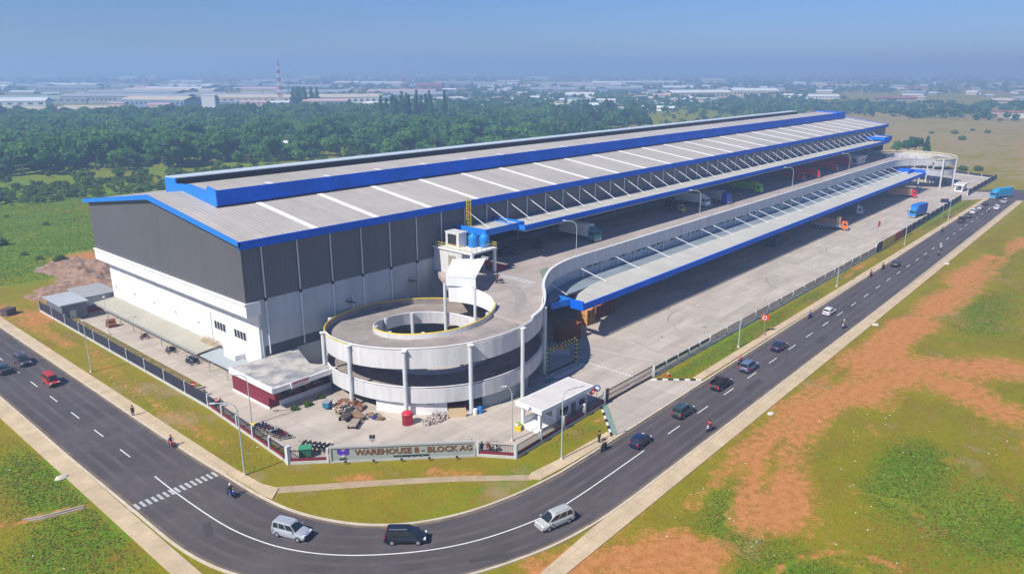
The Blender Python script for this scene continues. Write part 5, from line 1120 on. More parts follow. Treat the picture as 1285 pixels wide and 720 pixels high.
cr = thing("storage_cage", "dark red steel storage frame behind the plywood sheet", "cage", (73, 75.5, .02), R(-42))
obj("frame", G().path([(-1.6, -.8, 0), (-1.6, -.8, 2.2), (1.6, -.8, 2.2), (1.6, -.8, 0)], .06, 4).path([(-1.6, .8, 0), (-1.6, .8, 2.2), (1.6, .8, 2.2), (1.6, .8, 0)], .06, 4).path([(-1.6, -.8, 0), (1.6, -.8, 2.2)], .05, 4).path([(1.6, -.8, 0), (-1.6, -.8, 2.2)], .05, 4), MAROON, parent=cr)
obj("shelf", G().box(-1.6, 1.6, -.8, .8, 1.0, 1.08), MAROON, parent=cr)
def heap(x, y, rx, ry, h, n, mats, label, seed, cat="rubble", smin=.15, smax=.6):
    rr_ = random.Random(seed); g = G()
    for i in range(n):
        a = rr_.uniform(0, 6.28); d = rr_.random() ** .6; px, py = d * rx * math.cos(a), d * ry * math.sin(a); zz = max(0, h * (1 - d)) * rr_.random()
        g.cbox((px, py, zz + .12), (rr_.uniform(smin, smax), rr_.uniform(smin, smax) * .6, rr_.uniform(.08, .3)), rr_.uniform(0, 3.1), rr_.randrange(len(mats)), rr_.uniform(-.5, .5))
    o = obj(cat if cat == "rubble" else "scrap_pile", g, mats, loc=(x, y, .02)); o['label'] = label; o['category'] = cat; o['kind'] = 'stuff'; return o
PALE = M("pale_rubble", (.55, .48, .44), .9, var=.2); GRY = M("grey_rubble", (.28, .26, .25), .9, var=.2)
heap(69.6, 75.4, 3.2, 1.3, .7, 240, [PALE, GRY, PALE, M("brown_rubble", (.25, .17, .12), .9)], "pale building rubble under the ramp by the red drum", 3)
heap(63.6, 88.6, 1.2, 2.6, 1.1, 110, [RUST, WOOD, M("dull_grey_junk", (.16, .16, .17), .8), RUST], "rusty boards and scrap leaning by the left ramp wall", 4, "scrap", .2, 1.6)
heap(61.9, 87.4, 1.1, 2.4, .9, 90, [WOOD, PALE, DARK, M("pale_stick", (.42, .33, .22), .9)], "broken pale pallets and sticks before the left ramp wall", 5, "scrap", .1, 1.9)
heap(63.6, 82.6, .7, 1.6, .5, 26, [M("olive_bag", (.12, .13, .05), .9), M("blue_bag", (.05, .04, .22), .8), WOOD], "olive and violet sacks beside the handcarts", 8, "scrap", .4, 1.1)
tb = thing("blue_crate_cart", "blue bin cart with pale lid by the office end", "cart", (60.7, 90.6, .02), R(30))
obj("bin", G().box(-.7, .7, -.5, .5, .35, 1.15), M("blue_bin_plastic", (.02, .16, .30), .6), parent=tb); obj("lid", G().box(-.75, .75, -.55, .55, 1.15, 1.22), STEEL, parent=tb)
for s in (-1, 1): obj("wheel", G().tube((0, s * .52, .2), (0, s * .6, .2), .2, 12), TYRE, parent=tb)
def cart(x, y, rz, label, m, l=2.4):
    t = thing("handcart", label, "handcart", (x, y, .02), rz, "handcarts before the ramp")
    g = G()
    for i in range(9): g.box(-l / 2 + i * l / 9, -l / 2 + i * l / 9 + l / 9 * .8, -.6, .6, .62, .68)
    obj("platform", g, m, parent=t); obj("frame", G().path([(-l / 2, -.62, .58), (l / 2 + .9, -.62, .58)], .05, 5).path([(-l / 2, .62, .58), (l / 2 + .9, .62, .58), (l / 2 + .9, -.62, .58)], .05, 5), RUST, parent=t)
    for sx_ in (-.7, .7):
        for s in (-1, 1): obj("wheel", lambda: G().tube((0, -.07, 0), (0, .07, 0), .3, 14), TYRE, parent=t, loc=(sx_, s * .62, .3), key="hcw")
    return t
cart(59.6, 82.6, R(35), "flat timber handcart standing free before the ramp", M("grey_pale_timber", (.36, .30, .25), .9, var=.2))
cart(61.6, 84.2, R(75), "handcart behind the free standing one", WOOD)
cart(60.3, 85.4, R(20), "dark handcart piled against the scrap", M("dark_timber", (.07, .06, .05), .9, var=.2), 2.0)
bx = thing("waste_bin", "green box bin between the parked motorcycles behind the corner railing", "bin", (49.9, 80.4, .02), R(-40))
obj("body", G().box(-.8, .8, -.6, .6, .15, 1.3), M("green_bin", (.03, .20, .09), .6), parent=bx); obj("lid", G().box(-.85, .85, -.65, .65, 1.3, 1.4), M("green_bin_lid", (.05, .28, .14), .6), parent=bx)
for s in (-1, 1): obj("wheel", G().tube((.5, s * .62, .15), (.5, s * .7, .15), .15, 10), TYRE, parent=bx)
tag(obj("planter_tub", G().tube((0, 0, 0), (0, 0, .5), .3, 12, .42), YEL, loc=(49.8, 93.6, .02)), "yellow tub on the ground by the railing and thin lamp", "tub")
yc = thing("litter_crate", "yellow crate with bags beside the guard booth porch", "crate", (74.6, 64.0, .02), R(30))
obj("crate", G().box(-.6, .6, -.45, .45, 0, .7), YEL, parent=yc); obj("bag", G().cbox((.2, 0, .85), (.5, .5, .35), .4), M("green_bag", (.2, .4, .05), .7), parent=yc); obj("bag", G().cbox((-.2, .1, .82), (.4, .4, .3), .9), PAINT, parent=yc)
def cone(x, y, z, label):
    t = thing("traffic_cone", label, "traffic cone", (x, y, z), 0, "traffic cones"); obj("cone", lambda: G().tube((0, 0, .05), (0, 0, .9), .28, 12, .05), RED, parent=t, key="tc1"); obj("base", lambda: G().box(-.35, .35, -.35, .35, 0, .05), RED, parent=t, key="tc2"); obj("band", lambda: G().tube((0, 0, .5), (0, 0, .7), .165, 12, .115), PAINT, parent=t, key="tc3")
cone(84.6, 72.8, .02, "red and white traffic cone beside the ramp column"); cone(106, 57.6, .02, "red cone by the green backed railing end")
bt = thing("bottle_crate", "blue and white plastic drums beside the plywood sheet", "drums", (74.6, 71.9, .02))
obj("white_drum", G().tube((-.5, .2, 0), (-.5, .2, .9), .32, 12), PAINT, parent=bt); obj("blue_drum", G().tube((.3, 0, 0), (.3, 0, 1.0), .36, 12), TANKB, parent=bt)
# pallet stacks under the low canopy
def pallets(x, y, rz, nx, ny, label, m, h=3.4):
    t = thing("pallet_stack", label, "pallet stack", (x, y, .02), rz, "timber pallet stacks under the low canopy")
    for i in range(nx):
        g = G()
        for z in range(int(h / .22)):
            g.box(i * 1.35, i * 1.35 + 1.2, 0, ny * 1.3, z * .22 + .12, z * .22 + .17); g.box(i * 1.35, i * 1.35 + .1, 0, ny * 1.3, z * .22, z * .22 + .12); g.box(i * 1.35 + 1.1, i * 1.35 + 1.2, 0, ny * 1.3, z * .22, z * .22 + .12)
        obj("pallet_column", g, m, parent=t)
    return t
PW = M("red_brown_pallets", (.36, .12, .045), .9, var=.3, scale=2); PO = M("orange_pallets", (.62, .30, .08), .9, var=.25, scale=2)
pallets(106.5, 80.2, R(-4), 4, 2, "red brown pallet stack just behind the striped height frame", PW); pallets(118, 83, R(-4), 2, 2, "orange timber stack standing in the shade", PO); pallets(122.5, 84, R(-4), 5, 2, "long brown pallet stack deeper under the low canopy", PW, 3.0)
pallets(219, 83.5, R(-4), 3, 2, "brown carton and pallet heap beside the dark container under the canopy", M("brown_cartons", (.36, .19, .12), .9, var=.25), 3)
ct = thing("shipping_container", "dark shipping container under the middle of the low canopy", "container", (210, 82.5, .02))
obj("box", G().box(0, 6.5, 0, 2.5, .1, 2.7), M("dark_container_paint", (.05, .06, .07), .6, stripe=(0, .3), stripe_amt=.2), parent=ct); obj("door_panel", G().box(6.5, 6.56, .1, 2.4, .2, 2.6), STEEL, parent=ct)
bd_ = thing("drum_bundle", "dark rusty drums lying at the edge of the long gable shed", "drums", (55.4, 154.5, .02), R(80))
for i, (a, b) in enumerate(((0, 0), (.9, .1), (.45, .05))): obj("drum", G().tube((a, b, .45 + .75 * (i == 2)), (a, b + 1.6, .45 + .75 * (i == 2)), .45, 14), RUST, parent=bd_)
tag(obj("skip_box", G().box(-1.2, 1.2, -.8, .8, 0, 1.3).box(-1.3, 1.3, -.9, .9, 1.3, 1.4), M("dull_brown_box", (.10, .07, .07), .8, var=.2), loc=(43.6, 179.6, 0), rz=R(30)), "dull brown box left on the dirt beyond the navy fence end", "box")
# low wall and gate pillar lines, litter on the verges, drain channel in the left field
dr = thing("drain_channel", "thin open concrete drain crossing the left grass field", "drain", (22, 92, 0))
o = obj("edge", G().wall([(19.8, 92.2), (21.6, 91.2), (23.6, 90.6), (25.6, 90.0)], 0, .18, .2).wall([(20.2, 91.5), (21.9, 90.6), (23.8, 90.0), (25.4, 89.5)], 0, .15, .15), M("drain_concrete", (.42, .36, .30), .9, var=.2)); o.parent = dr; o.matrix_parent_inverse = Matrix.Translation((-22, -92, 0))
def stone(x, y, s, label):
    rr_ = random.Random(int(x * 7 + y)); bm = bmesh.new(); bmesh.ops.create_icosphere(bm, subdivisions=2, radius=1)
    for v in bm.verts: v.co = Vector((v.co.x * s, v.co.y * s * .7, v.co.z * s * .35)) * rr_.uniform(.85, 1.15)
    me = bpy.data.meshes.new("stone"); bm.to_mesh(me); bm.free(); tag(obj("stone", me, M("pale_stone", (.60, .55, .45), .9, var=.1), loc=(x, y, .1)), label, "stone")
stone(26.2, 99.0, .8, "pale flat stone on the grass beside the left pavement"); stone(103.5, 38.6, .7, "pale flat stone in the grass beside the outer pavement"); stone(157, 39.3, .9, "pale stone beside the outer pavement opposite the white hatchback"); stone(222, 40.3, .9, "pale stone by the outer pavement opposite the banners")
# ---------------------------------------------------------------- trees
nprs = np.random.RandomState(11)
def leaf_cloud(n, lobes, size, seed, flat=.7):
    """n leaf-clump quads spread over the shell of several lobes -> verts (4n,3)"""
    r = np.random.RandomState(seed); lob = np.array(lobes); w = lob[:, 3] ** 2; k = r.choice(len(lob), n, p=w / w.sum())
    d = r.normal(size=(n, 3)); d /= np.linalg.norm(d, axis=1)[:, None]; rad = lob[k, 3] * (r.uniform(.55, 1.08, n)) ; c = lob[k, :3] + d * rad[:, None] * np.array([1, 1, flat])
    nr = d + r.normal(size=(n, 3)) * .55; nr /= np.linalg.norm(nr, axis=1)[:, None]
    a = np.cross(nr, r.normal(size=(n, 3))); a /= np.linalg.norm(a, axis=1)[:, None]; b = np.cross(nr, a); s = size * r.uniform(.6, 1.3, n)[:, None]
    return np.stack([c - a * s - b * s * .8, c + a * s - b * s * .6, c + a * s * .8 + b * s, c - a * s * .7 + b * s * .9], 1).reshape(-1, 3)
def leaf_mat(name, c1, c2, tr=.5):
    m = bpy.data.materials.new(name); m.use_nodes = True; t = m.node_tree; N = t.nodes; L = t.links; b = N["Principled BSDF"]
    b.inputs["Roughness"].default_value = .75; b.inputs["Specular IOR Level"].default_value = .2
    g = N.new("ShaderNodeNewGeometry"); mx = N.new("ShaderNodeMix"); mx.data_type = 'RGBA'; mx.inputs[6].default_value = (*c1, 1); mx.inputs[7].default_value = (*c2, 1)
    n = N.new("ShaderNodeTexNoise"); n.inputs["Scale"].default_value = .07; n.inputs["Detail"].default_value = 4; L.new(g.outputs["Position"], n.inputs["Vector"])
    q = N.new("ShaderNodeMapRange"); q.inputs[1].default_value = .36; q.inputs[2].default_value = .64; L.new(n.outputs["Fac"], q.inputs[0])
    ad = N.new("ShaderNodeMath"); ad.operation = 'MULTIPLY_ADD'; L.new(g.outputs["Random Per Island"], ad.inputs[0]); ad.inputs[1].default_value = .4
    at = N.new('ShaderNodeAttribute'); at.attribute_name = 'tint'; oi = N.new('ShaderNodeObjectInfo'); a1 = N.new('ShaderNodeMath'); a1.operation = 'MULTIPLY_ADD'; L.new(oi.outputs['Random'], a1.inputs[0]); a1.inputs[1].default_value = .35; L.new(q.outputs[0], a1.inputs[2])
    a2 = N.new('ShaderNodeMath'); a2.operation = 'ADD'; L.new(a1.outputs[0], a2.inputs[0]); L.new(at.outputs['Fac'], a2.inputs[1]); L.new(a2.outputs[0], ad.inputs[2])
    sb = N.new("ShaderNodeMath"); sb.operation = 'SUBTRACT'; L.new(ad.outputs[0], sb.inputs[0]); sb.inputs[1].default_value = .25; sb.use_clamp = True
    L.new(sb.outputs[0], mx.inputs[0]); L.new(mx.outputs[2], b.inputs["Base Color"])
    tr_ = N.new('ShaderNodeBsdfTranslucent'); L.new(mx.outputs[2], tr_.inputs[0]); ms = N.new('ShaderNodeMixShader'); ms.inputs[0].default_value = tr; L.new(b.outputs[0], ms.inputs[1]); L.new(tr_.outputs[0], ms.inputs[2]); L.new(ms.outputs[0], N['Material Output'].inputs[0]); return m
LEAF = leaf_mat("broad_leaves", (.050, .175, .045), (.150, .330, .060)); LEAFD = leaf_mat("dark_leaves", (.030, .130, .050), (.090, .230, .065)); LEAFB = leaf_mat("bush_leaves", (.090, .180, .025), (.170, .260, .045))
BARK = M("bark", (.12, .085, .06), .9, var=.3, scale=2)
def quads(v): return np.arange(len(v)).reshape(-1, 4)
TPRO = []
for s in range(6):
    r = random.Random(s + 40); R0 = 4.2; lobes = [(0, 0, 6.6, 2.6)]
    for i in range(8): a = i * .785 + r.uniform(-.3, .3); d = r.uniform(1.6, 3.0); lobes.append((d * math.cos(a), d * math.sin(a), r.uniform(4.6, 8.0), r.uniform(1.2, 2.1)))
    if s >= 4: lobes = [(r.uniform(-.4, .4), r.uniform(-.4, .4), 2 + i * 1.3, 2.3 - i * .22) for i in range(8)]
    cr_ = raw_mesh("crown", *(lambda v: (v, quads(v)))(leaf_cloud(900, lobes, .42, s)))
    g = G(); g.tube((0, 0, 0), (0, 0, 4.5), .28, 8, .16)
    for i in range(5): a = i * 1.3; g.tube((0, 0, 2.6 + i * .4), (1.7 * math.cos(a), 1.7 * math.sin(a), 5 + i * .4), .11, 5, .04)
    tm = g.mesh("trunk"); tm.materials.append(BARK); cr_.materials.append(LEAFD if s in (1, 4, 5) else LEAF); TPRO.append((cr_, tm))
bush = raw_mesh("crown", *(lambda v: (v, quads(v)))(leaf_cloud(420, [(0, 0, .7, .9), (.7, .3, .6, .7), (-.5, .6, .5, .7), (.1, -.7, .5, .6)], .16, 77))); bush.materials.append(LEAFB)
bst = G().tube((0, 0, 0), (.1, .1, .8), .06, 5).tube((0, 0, 0), (-.3, .2, .7), .04, 4).mesh("trunk"); bst.materials.append(BARK)
def tree(x, y, s, kind, label, grp, sz=None, cat="tree", name="broadleaf_tree"):
    t = thing(name, label, cat, (x, y, -.05), rnd.uniform(0, 6.28), grp); t.scale = (s, s, sz or s)
    cm, tm = (bush, bst) if kind == 'bush' else TPRO[kind]
    for n_, m_ in (("crown", cm), ("trunk", tm)):
        o = bpy.data.objects.new(n_, m_); COL.objects.link(o); o.parent = t
FA = lambda u: None
# near edge of the wood behind the left field: trees one can tell apart
def vis_dir(x, y):   # angle from the camera axis, degrees
    return math.degrees(math.atan2(x * math.sin(YAW) - y * math.cos(YAW), x * math.cos(YAW) + y * math.sin(YAW)))
def sector(x, y):
    a = vis_dir(x, y)
    return "at the far left" if a < -26 else "left of the mast" if a < -18.5 else "right of the mast" if a < -10 else "above the mid wood" if a < 0 else "above the long roof" if a < 10 else "above the far roof end" if a < 19 else "at the far right"
k = 0; edge = []
for i in range(150):
    a = rnd.uniform(-36, -2) ; d = rnd.uniform(430, 545) if a < -20 else rnd.uniform(440, 600)
    ang = YAW - R(a); edge.append((d * math.cos(ang), d * math.sin(ang), a, d))
for x, y, a, d in edge:
    if (x - 262) ** 2 + (y - 432) ** 2 < 16 ** 2: continue
    kd = rnd.randrange(4); s = rnd.uniform(1.0, 2.0)
    tree(x, y, s, kd, f"{'big' if s > 1.4 else 'middling' if s > 1.15 else 'small'} {'dark' if kd == 1 else 'green'} rounded tree on the wood's near edge {sector(x, y)}", "trees along the near edge of the wood")
for i in range(16):  # tall dark conifers
    tree(483 + rnd.uniform(-26, 26), 550 + rnd.uniform(-26, 26), rnd.uniform(1.3, 1.7), 4 + i % 2, "tall dark tree in the clump rising above the wood", "tall dark trees in the wood", rnd.uniform(2.0, 2.7), name="tall_tree")
for i in range(9): tree(625 + rnd.uniform(-16, 16), 935 + rnd.uniform(-16, 16), 2.0, 4 + i % 2, "tall dark tree beside the red and white mast", "tall dark trees by the mast", 2.2, name="tall_tree")
for x, y, s, kd, l in ((500, 127, .9, 0, "leftmost bushy tree of the small dark clump in the dry field"), (505, 122, 1.0, 1, "middle tree of the small dark clump in the dry field"), (512, 120, 1.15, 1, "tallest tree at the back of the small dark clump in the dry field"), (509, 113, .95, 4, "rightmost narrow tree of the small dark clump in the dry field")):
    tree(x, y, s, kd, l, None, cat="tree")
for i in range(24):  # bushes in the left field
    x = rnd.uniform(10, 135); y = rnd.uniform(225, 350)
    if x > 58 and y < 200: continue
    tree(x, y, rnd.uniform(.5, 1.1), 'bush', "low round bush in the green field behind the gable", "bushes in the green field", cat="bush", name="bush")
for x, y, s, l in ((31, 262, 2.6, "large dark bush at the far left of the green field"), (37, 272, 2.2, "second large bush near the left end of the green field"), (63, 255, 1.9, "dark bush standing alone in the middle of the green field"), (68, 222, 1.3, "thin dark bush nearest the earth mound"), (85, 222, 1.4, "yellow green bush left of the dark gable"), (103, 232, 2.0, "whitish green bush touching the dark gable edge")):
    tree(x, y, s, 'bush', l, None, cat="bush", name="bush")
for i in range(22): tree(rnd.uniform(430, 900), rnd.uniform(-10, 240), rnd.uniform(1.0, 2.4), 'bush', "scattered bush in the dry brown field", "bushes in the dry field", cat="bush", name="bush")
for i, (x, y) in enumerate(((431, 90), (436, 86), (440, 80), (426, 96), (445, 74), (455, 50))): tree(x, y, rnd.uniform(1.3, 2), 'bush', "green bush beyond the end wall of the yard", "bushes beyond the end wall", cat="bush", name="bush")
for x, y, s, l in ((57.2, 94.0, .55, "small potted shrub by the white corner wall of the office"), (59.3, 93.6, .6, "yellowish potted shrub before the office front"), (62.2, 94.4, .5, "small dark potted shrub before the office windows")):
    tree(x, y, s, 'bush', l, None, cat="shrub", name="shrub")
# the wood: one mass of foliage
def wood(name, pts, scale, nq, size, mat, seed, label):
    base = [leaf_cloud(nq, [(0, 0, 5.4, 2.6), (2.0, .5, 5.8, 1.8), (-1.6, 1.4, 5.2, 1.9), (-.4, -2.0, 6.2, 1.7), (1.0, 1.8, 4.6, 1.6), (-1.8, -1.0, 4.2, 1.6)], size, seed + i) for i in range(5)]
    r = np.random.RandomState(seed); out = []; tn = []
    for i, (x, y) in enumerate(pts):
        a = r.uniform(0, 6.28); s = scale * r.uniform(.7, 1.35); b = base[i % 5]; c_, s_ = math.cos(a), math.sin(a)
        v = np.empty_like(b); v[:, 0] = (b[:, 0] * c_ - b[:, 1] * s_) * s + x; v[:, 1] = (b[:, 0] * s_ + b[:, 1] * c_) * s + y; v[:, 2] = b[:, 2] * s * r.uniform(.8, 1.25) - 2.2 * s; out.append(v); tn.append(r.uniform(-.75, .6))
    v = np.concatenate(out); me = raw_mesh(name, v, quads(v)); ta = me.attributes.new('tint', 'FLOAT', 'POINT'); ta.data.foreach_set('value', np.repeat(np.array(tn, np.float32), len(base[0]))); o = obj(name, me, mat); o['kind'] = 'stuff'; o['label'] = label; return o
def scatter(n, a0, a1, d0, d1, seed, ok=lambda x, y: True, pw=1.):
    r = random.Random(seed); out = []
    while len(out) < n:
        a = r.uniform(a0, a1); d = d0 + (d1 - d0) * r.random() ** pw; g_ = YAW - R(a); x, y = d * math.cos(g_), d * math.sin(g_)
        if ok(x, y): out.append((x, y))
    return out
TOWN = [(299, 986, 72, 39, 4, -0.82, 'beige', 'beige'),
(362, 976, 64, 38, 4, -0.78, 'beige', 'beige'),
(420, 1050, 20, 11, 6.3, -0.8, 'pink', 'pink'),
(307, 943, 11, 9, 4, -0.97, 'white', 'white'),
(613, 1703, 15, 9, 4.8, -0.75, 'white', 'grey'),
(653, 1735, 22, 9, 5.0, -0.76, 'white', 'white'),
(536, 1791, 50, 21, 4, -0.86, 'grey', 'white'),
(664, 2204, 128, 63, 8.3, -0.84, 'grey', 'grey'),
(793, 1946, 48, 19, 9.2, -0.97, 'grey', 'teal'),
(750, 1708, 49, 28, 9.3, -0.91, 'cream', 'pink'),
(418, 1304, 143, 56, 6.5, -0.79, 'grey', 'teal'),
(437, 840, 15, 9, 20.3, -0.78, 'white', 'white'),
(484, 888, 26, 10, 10.0, -0.82, 'grey', 'blue'),
(756, 1465, 43, 24, 8.5, -0.97, 'white', 'cream'),
(885, 1470, 82, 33, 9.0, -0.92, 'cream', 'pink'),
(559, 956, 39, 22, 5.8, -0.74, 'cream', 'pink'),
(447, 989, 29, 17, 5.5, -0.9, 'pink', 'pink'),
(1353, 2742, 113, 59, 5.1, -0.84, 'white', 'white'),
(970, 1974, 148, 70, 6.2, -0.92, 'grey', 'white'),
(1979, 2889, 90, 53, 14.4, -0.81, 'cream', 'cream'),
(638, 900, 60, 25, 6.6, -0.76, 'grey', 'pink'),
(1416, 1886, 73, 29, 9.9, -0.89, 'cream', 'white'),
(1497, 1794, 85, 31, 8.4, -0.94, 'white', 'white'),
(1013, 1171, 133, 66, 6.6, -0.9, 'cream', 'pink'),
(1284, 1384, 62, 32, 12.6, -0.97, 'red', 'red'),
(739, 938, 70, 30, 6.5, -0.89, 'white', 'blue'),
(3043, 2965, 48, 22, 18.0, -0.78, 'white', 'white'),
(1487, 1511, 100, 47, 12.9, -0.9, 'grey', 'grey'),
(1715, 1544, 104, 38, 5.6, -0.8, 'white', 'white'),
(1159, 1078, 18, 9, 4, -0.73, 'white', 'cream'),
(1567, 2497, 168, 70, 8.6, -0.79, 'blue', 'blue'),
(1126, 1676, 150, 70, 7.1, -0.97, 'blue', 'grey'),
(910, 742, 23, 11, 4, -0.89, 'white', 'white'),
(923, 686, 17, 9, 7.1, -0.97, 'white', 'blue'),
(913, 658, 17, 10, 6.9, -0.93, 'cream', 'white'),
(913, 621, 26, 14, 6.8, -0.92, 'white', 'white'),
(1116, 691, 19, 11, 5.6, -0.75, 'white', 'pink'),
(1178, 673, 55, 24, 5.7, -0.89, 'grey', 'pink'),
(1665, 1178, 104, 57, 6.2, -0.85, 'white', 'grey'),
(1855, 1230, 52, 28, 6.7, -0.95, 'white', 'white'),
(1676, 936, 73, 41, 5.7, -0.78, 'grey', 'white'),
(2605, 1310, 81, 48, 10.3, -0.96, 'cream', 'cream'),
(1476, 715, 57, 25, 4.8, -0.95, 'cream', 'white'),
(1383, 614, 85, 49, 10.7, -0.83, 'cream', 'white'),
(1493, 622, 43, 25, 10.4, -0.89, 'cream', 'grey'),
(2407, 920, 69, 30, 5.9, -0.84, 'white', 'white'),
(1347, 480, 67, 26, 4.1, -0.9, 'white', 'white'),
(2082, 701, 79, 31, 6.2, -0.95, 'white', 'pink'),
(2025, 536, 25, 15, 8.0, -0.81, 'white', 'blue'),
(2052, 505, 56, 20, 5.7, -0.93, 'pink', 'red'),
(4018, 926, 22, 11, 8.7, -0.74, 'white', 'white'),
(963, 149, 14, 9, 5.6, -0.88, 'pink', 'red'),
(958, 134, 19, 11, 5.6, -0.83, 'white', 'red'),
(2812, 457, 30, 14, 8.8, -0.86, 'white', 'blue'),
(259, 435, 6, 9, 4, -0.96, 'white', 'blue'),
(264, 430, 8, 9, 4, -0.96, 'white', 'white'),
(275, 432, 5, 9, 4, -0.76, 'white', 'white'),
(1517, 4712, 130, 70, 7.6, -0.8, 'white', 'white'),
(1724, 4755, 68, 37, 12.0, -0.82, 'white', 'white'),
(1458, 3485, 90, 41, 12.3, -0.95, 'white', 'white'),
(1759, 3937, 52, 29, 11.8, -0.94, 'white', 'cream'),
(2277, 2917, 112, 52, 8.7, -0.9, 'white', 'grey'),
(2816, 2301, 112, 63, 8.7, -0.73, 'white', 'white'),
(2998, 3297, 91, 42, 12.0, -0.74, 'white', 'white')]
def clear_town(x, y, m=1.0):
    for cx, cy, w, d, h, rz, _, _ in TOWN:
        if (x - cx) ** 2 + (y - cy) ** 2 < (w * .55 * m + 9) ** 2: return False
    return True
def in_forest(x, y):
    if y < 205: return False
    n = float(fbm(np.array([x]), np.array([y]), 120, 61)[0]); d = math.hypot(x, y)
    if (x - 262) ** 2 + (y - 425) ** 2 < 22 ** 2: return False
    return clear_town(x, y) and (n > .37 or d > 650 and n > .30)
wood("woodland", scatter(2300, -37, 3, 440, 960, 1, in_forest, .75), 1.45, 190, .56, LEAF, 3, "dense green wood behind the warehouse")
wood("woodland", scatter(900, -37, 8, 430, 960, 4, in_forest, .75), 1.05, 150, .6, LEAFB, 53, "lighter young trees inside the wood")
wood("woodland", scatter(420, -37, 10, 450, 900, 9, in_forest, .8), 1.8, 160, .6, LEAFD, 33, "darker trees inside the wood")
def scrub_ok(x, y): return y > 200 and clear_town(x, y) and float(fbm(np.array([x]), np.array([y]), 90, 71)[0]) > .47
wood("undergrowth", scatter(1200, -36, 24, 380, 1100, 5, scrub_ok), .55, 50, 1.0, LEAFB, 13, "low scrub between fields and wood")
def left_belt(x, y): return 40 < x < 200 and 335 < y + .1 * x < 385
wood("undergrowth", scatter(420, -37, -12, 320, 440, 6, left_belt), .36, 90, .8, LEAFB, 15, "belt of low bright scrub beyond the green field")
def mid_ok(x, y): return y > 120 and clear_town(x, y) and float(fbm(np.array([x]), np.array([y]), 260, 81)[0]) > .44
wood("woodland", scatter(2600, -37, 37, 900, 2300, 7, lambda x, y: clear_town(x, y) and float(fbm(np.array([x]), np.array([y]), 260, 81)[0]) > .40 and (x > 700), 1.2), 1.15, 26, 1.3, LEAFD, 23, "hazy woodland around the town")
wood("woodland", scatter(1500, -37, 37, 2000, 5200, 8, lambda x, y: clear_town(x, y) and float(fbm(np.array([x]), np.array([y]), 500, 91)[0]) > .40, 1.3), 1.6, 14, 2.2, LEAFD, 29, "far hazy woodland below the horizon")
# tall grass and weeds near the road
def grass(name, n, boxes, size, mat, seed, label, thr=.42, den=None):
    r = np.random.RandomState(seed); ar = np.array([(b[1] - b[0]) * (b[3] - b[2]) for b in boxes]); k = r.choice(len(boxes), n * 3, p=ar / ar.sum()); B = np.array(boxes)[k]
    x = B[:, 0] + (B[:, 1] - B[:, 0]) * r.random(n * 3); y = B[:, 2] + (B[:, 3] - B[:, 2]) * r.random(n * 3)
    D_, L_, _ = fields(x, y); p = (D_ < .3) & (r.random(n * 3) < .25 + L_); x, y = x[p][:n], y[p][:n]; m = len(x); L_ = L_[p][:n]
    a = r.uniform(0, 6.28, m); s = size * r.uniform(.5, 1.3, m) * (.7 + .6 * L_); ln = r.uniform(-1.4, 1.4, (m, 2)) * s[:, None]
    dx, dy = np.cos(a) * s * .7, np.sin(a) * s * .7; s = s * .65; z = np.full(m, .0)
    v = np.stack([np.stack([x - dx, y - dy, z], 1), np.stack([x + dx, y + dy, z], 1), np.stack([x + dx * .5 + ln[:, 0], y + dy * .5 + ln[:, 1], s], 1), np.stack([x - dx * .5 + ln[:, 0], y - dy * .5 + ln[:, 1], s * .9], 1)], 1).reshape(-1, 3)
    me = raw_mesh(name, v, quads(v)); o = obj(name, me, mat); o['kind'] = 'stuff'; o['label'] = label; return o
GB_ = leaf_mat("grass_tufts", (.20, .24, .02), (.32, .28, .05)); GBL = leaf_mat("lush_weeds", (.16, .30, .02), (.27, .38, .03))
grass("grass", 150000, [(45, 330, -20, 38.5), (42.2, 47, 82, 170), (70, 83, 54.6, 58), (104, 340, 54.4, 57.8), (-10, 26, 60, 170)], .13, GB_, 3, "rough tufty grass on fields and verges")
grass("weeds", 45000, [(50, 160, -5, 36)], .15, GBL, 5, "lush green weeds in the near fields")
grass("grass", 60000, [(0, 130, 205, 330)], .25, GBL, 6, "tall green field grass behind the gable")
# small white litter on the ground
g = G(); rr_ = random.Random(4)
for i in range(150):
    x, y = (rr_.uniform(48, 120), rr_.uniform(8, 38)) if i < 90 else ((rr_.uniform(5, 26), rr_.uniform(75, 110)) if i < 115 else (rr_.uniform(43, 47), rr_.uniform(85, 130)))
    s = rr_.uniform(.06, .2); g.cbox((x, y, .06), (s, s * .7, .05), rr_.uniform(0, 3))
o = obj("litter", g, M("pale_litter", (.7, .68, .6), .8)); o['kind'] = 'stuff'; o['label'] = "scraps of pale litter in the grass"
# ---------------------------------------------------------------- the hazy town
WC = dict(beige=(.50, .42, .30), pink=(.55, .38, .36), white=(.72, .72, .70), grey=(.33, .35, .36), cream=(.58, .50, .38), teal=(.30, .38, .36), blue=(.22, .33, .45), red=(.32, .12, .09))
TM = {k: M(k + "_town_sheet", v, .8, var=.06, scale=.05) for k, v in WC.items()}
for i in range(46):
    a_ = rnd.uniform(-36, 14); d_ = rnd.uniform(1080, 2700); g_ = YAW - R(a_); x_, y_ = d_ * math.cos(g_), d_ * math.sin(g_)
    if clear_town(x_, y_, .8): TOWN.append((round(x_), round(y_), rnd.randint(50, 170), rnd.randint(25, 60), rnd.choice([6, 8, 10]), round(-.8 + rnd.uniform(-.25, .25), 2), rnd.choice(['white', 'grey', 'cream', 'blue']), rnd.choice(['white', 'grey', 'white', 'grey', 'cream'])))
labs = {}
rows_ = []
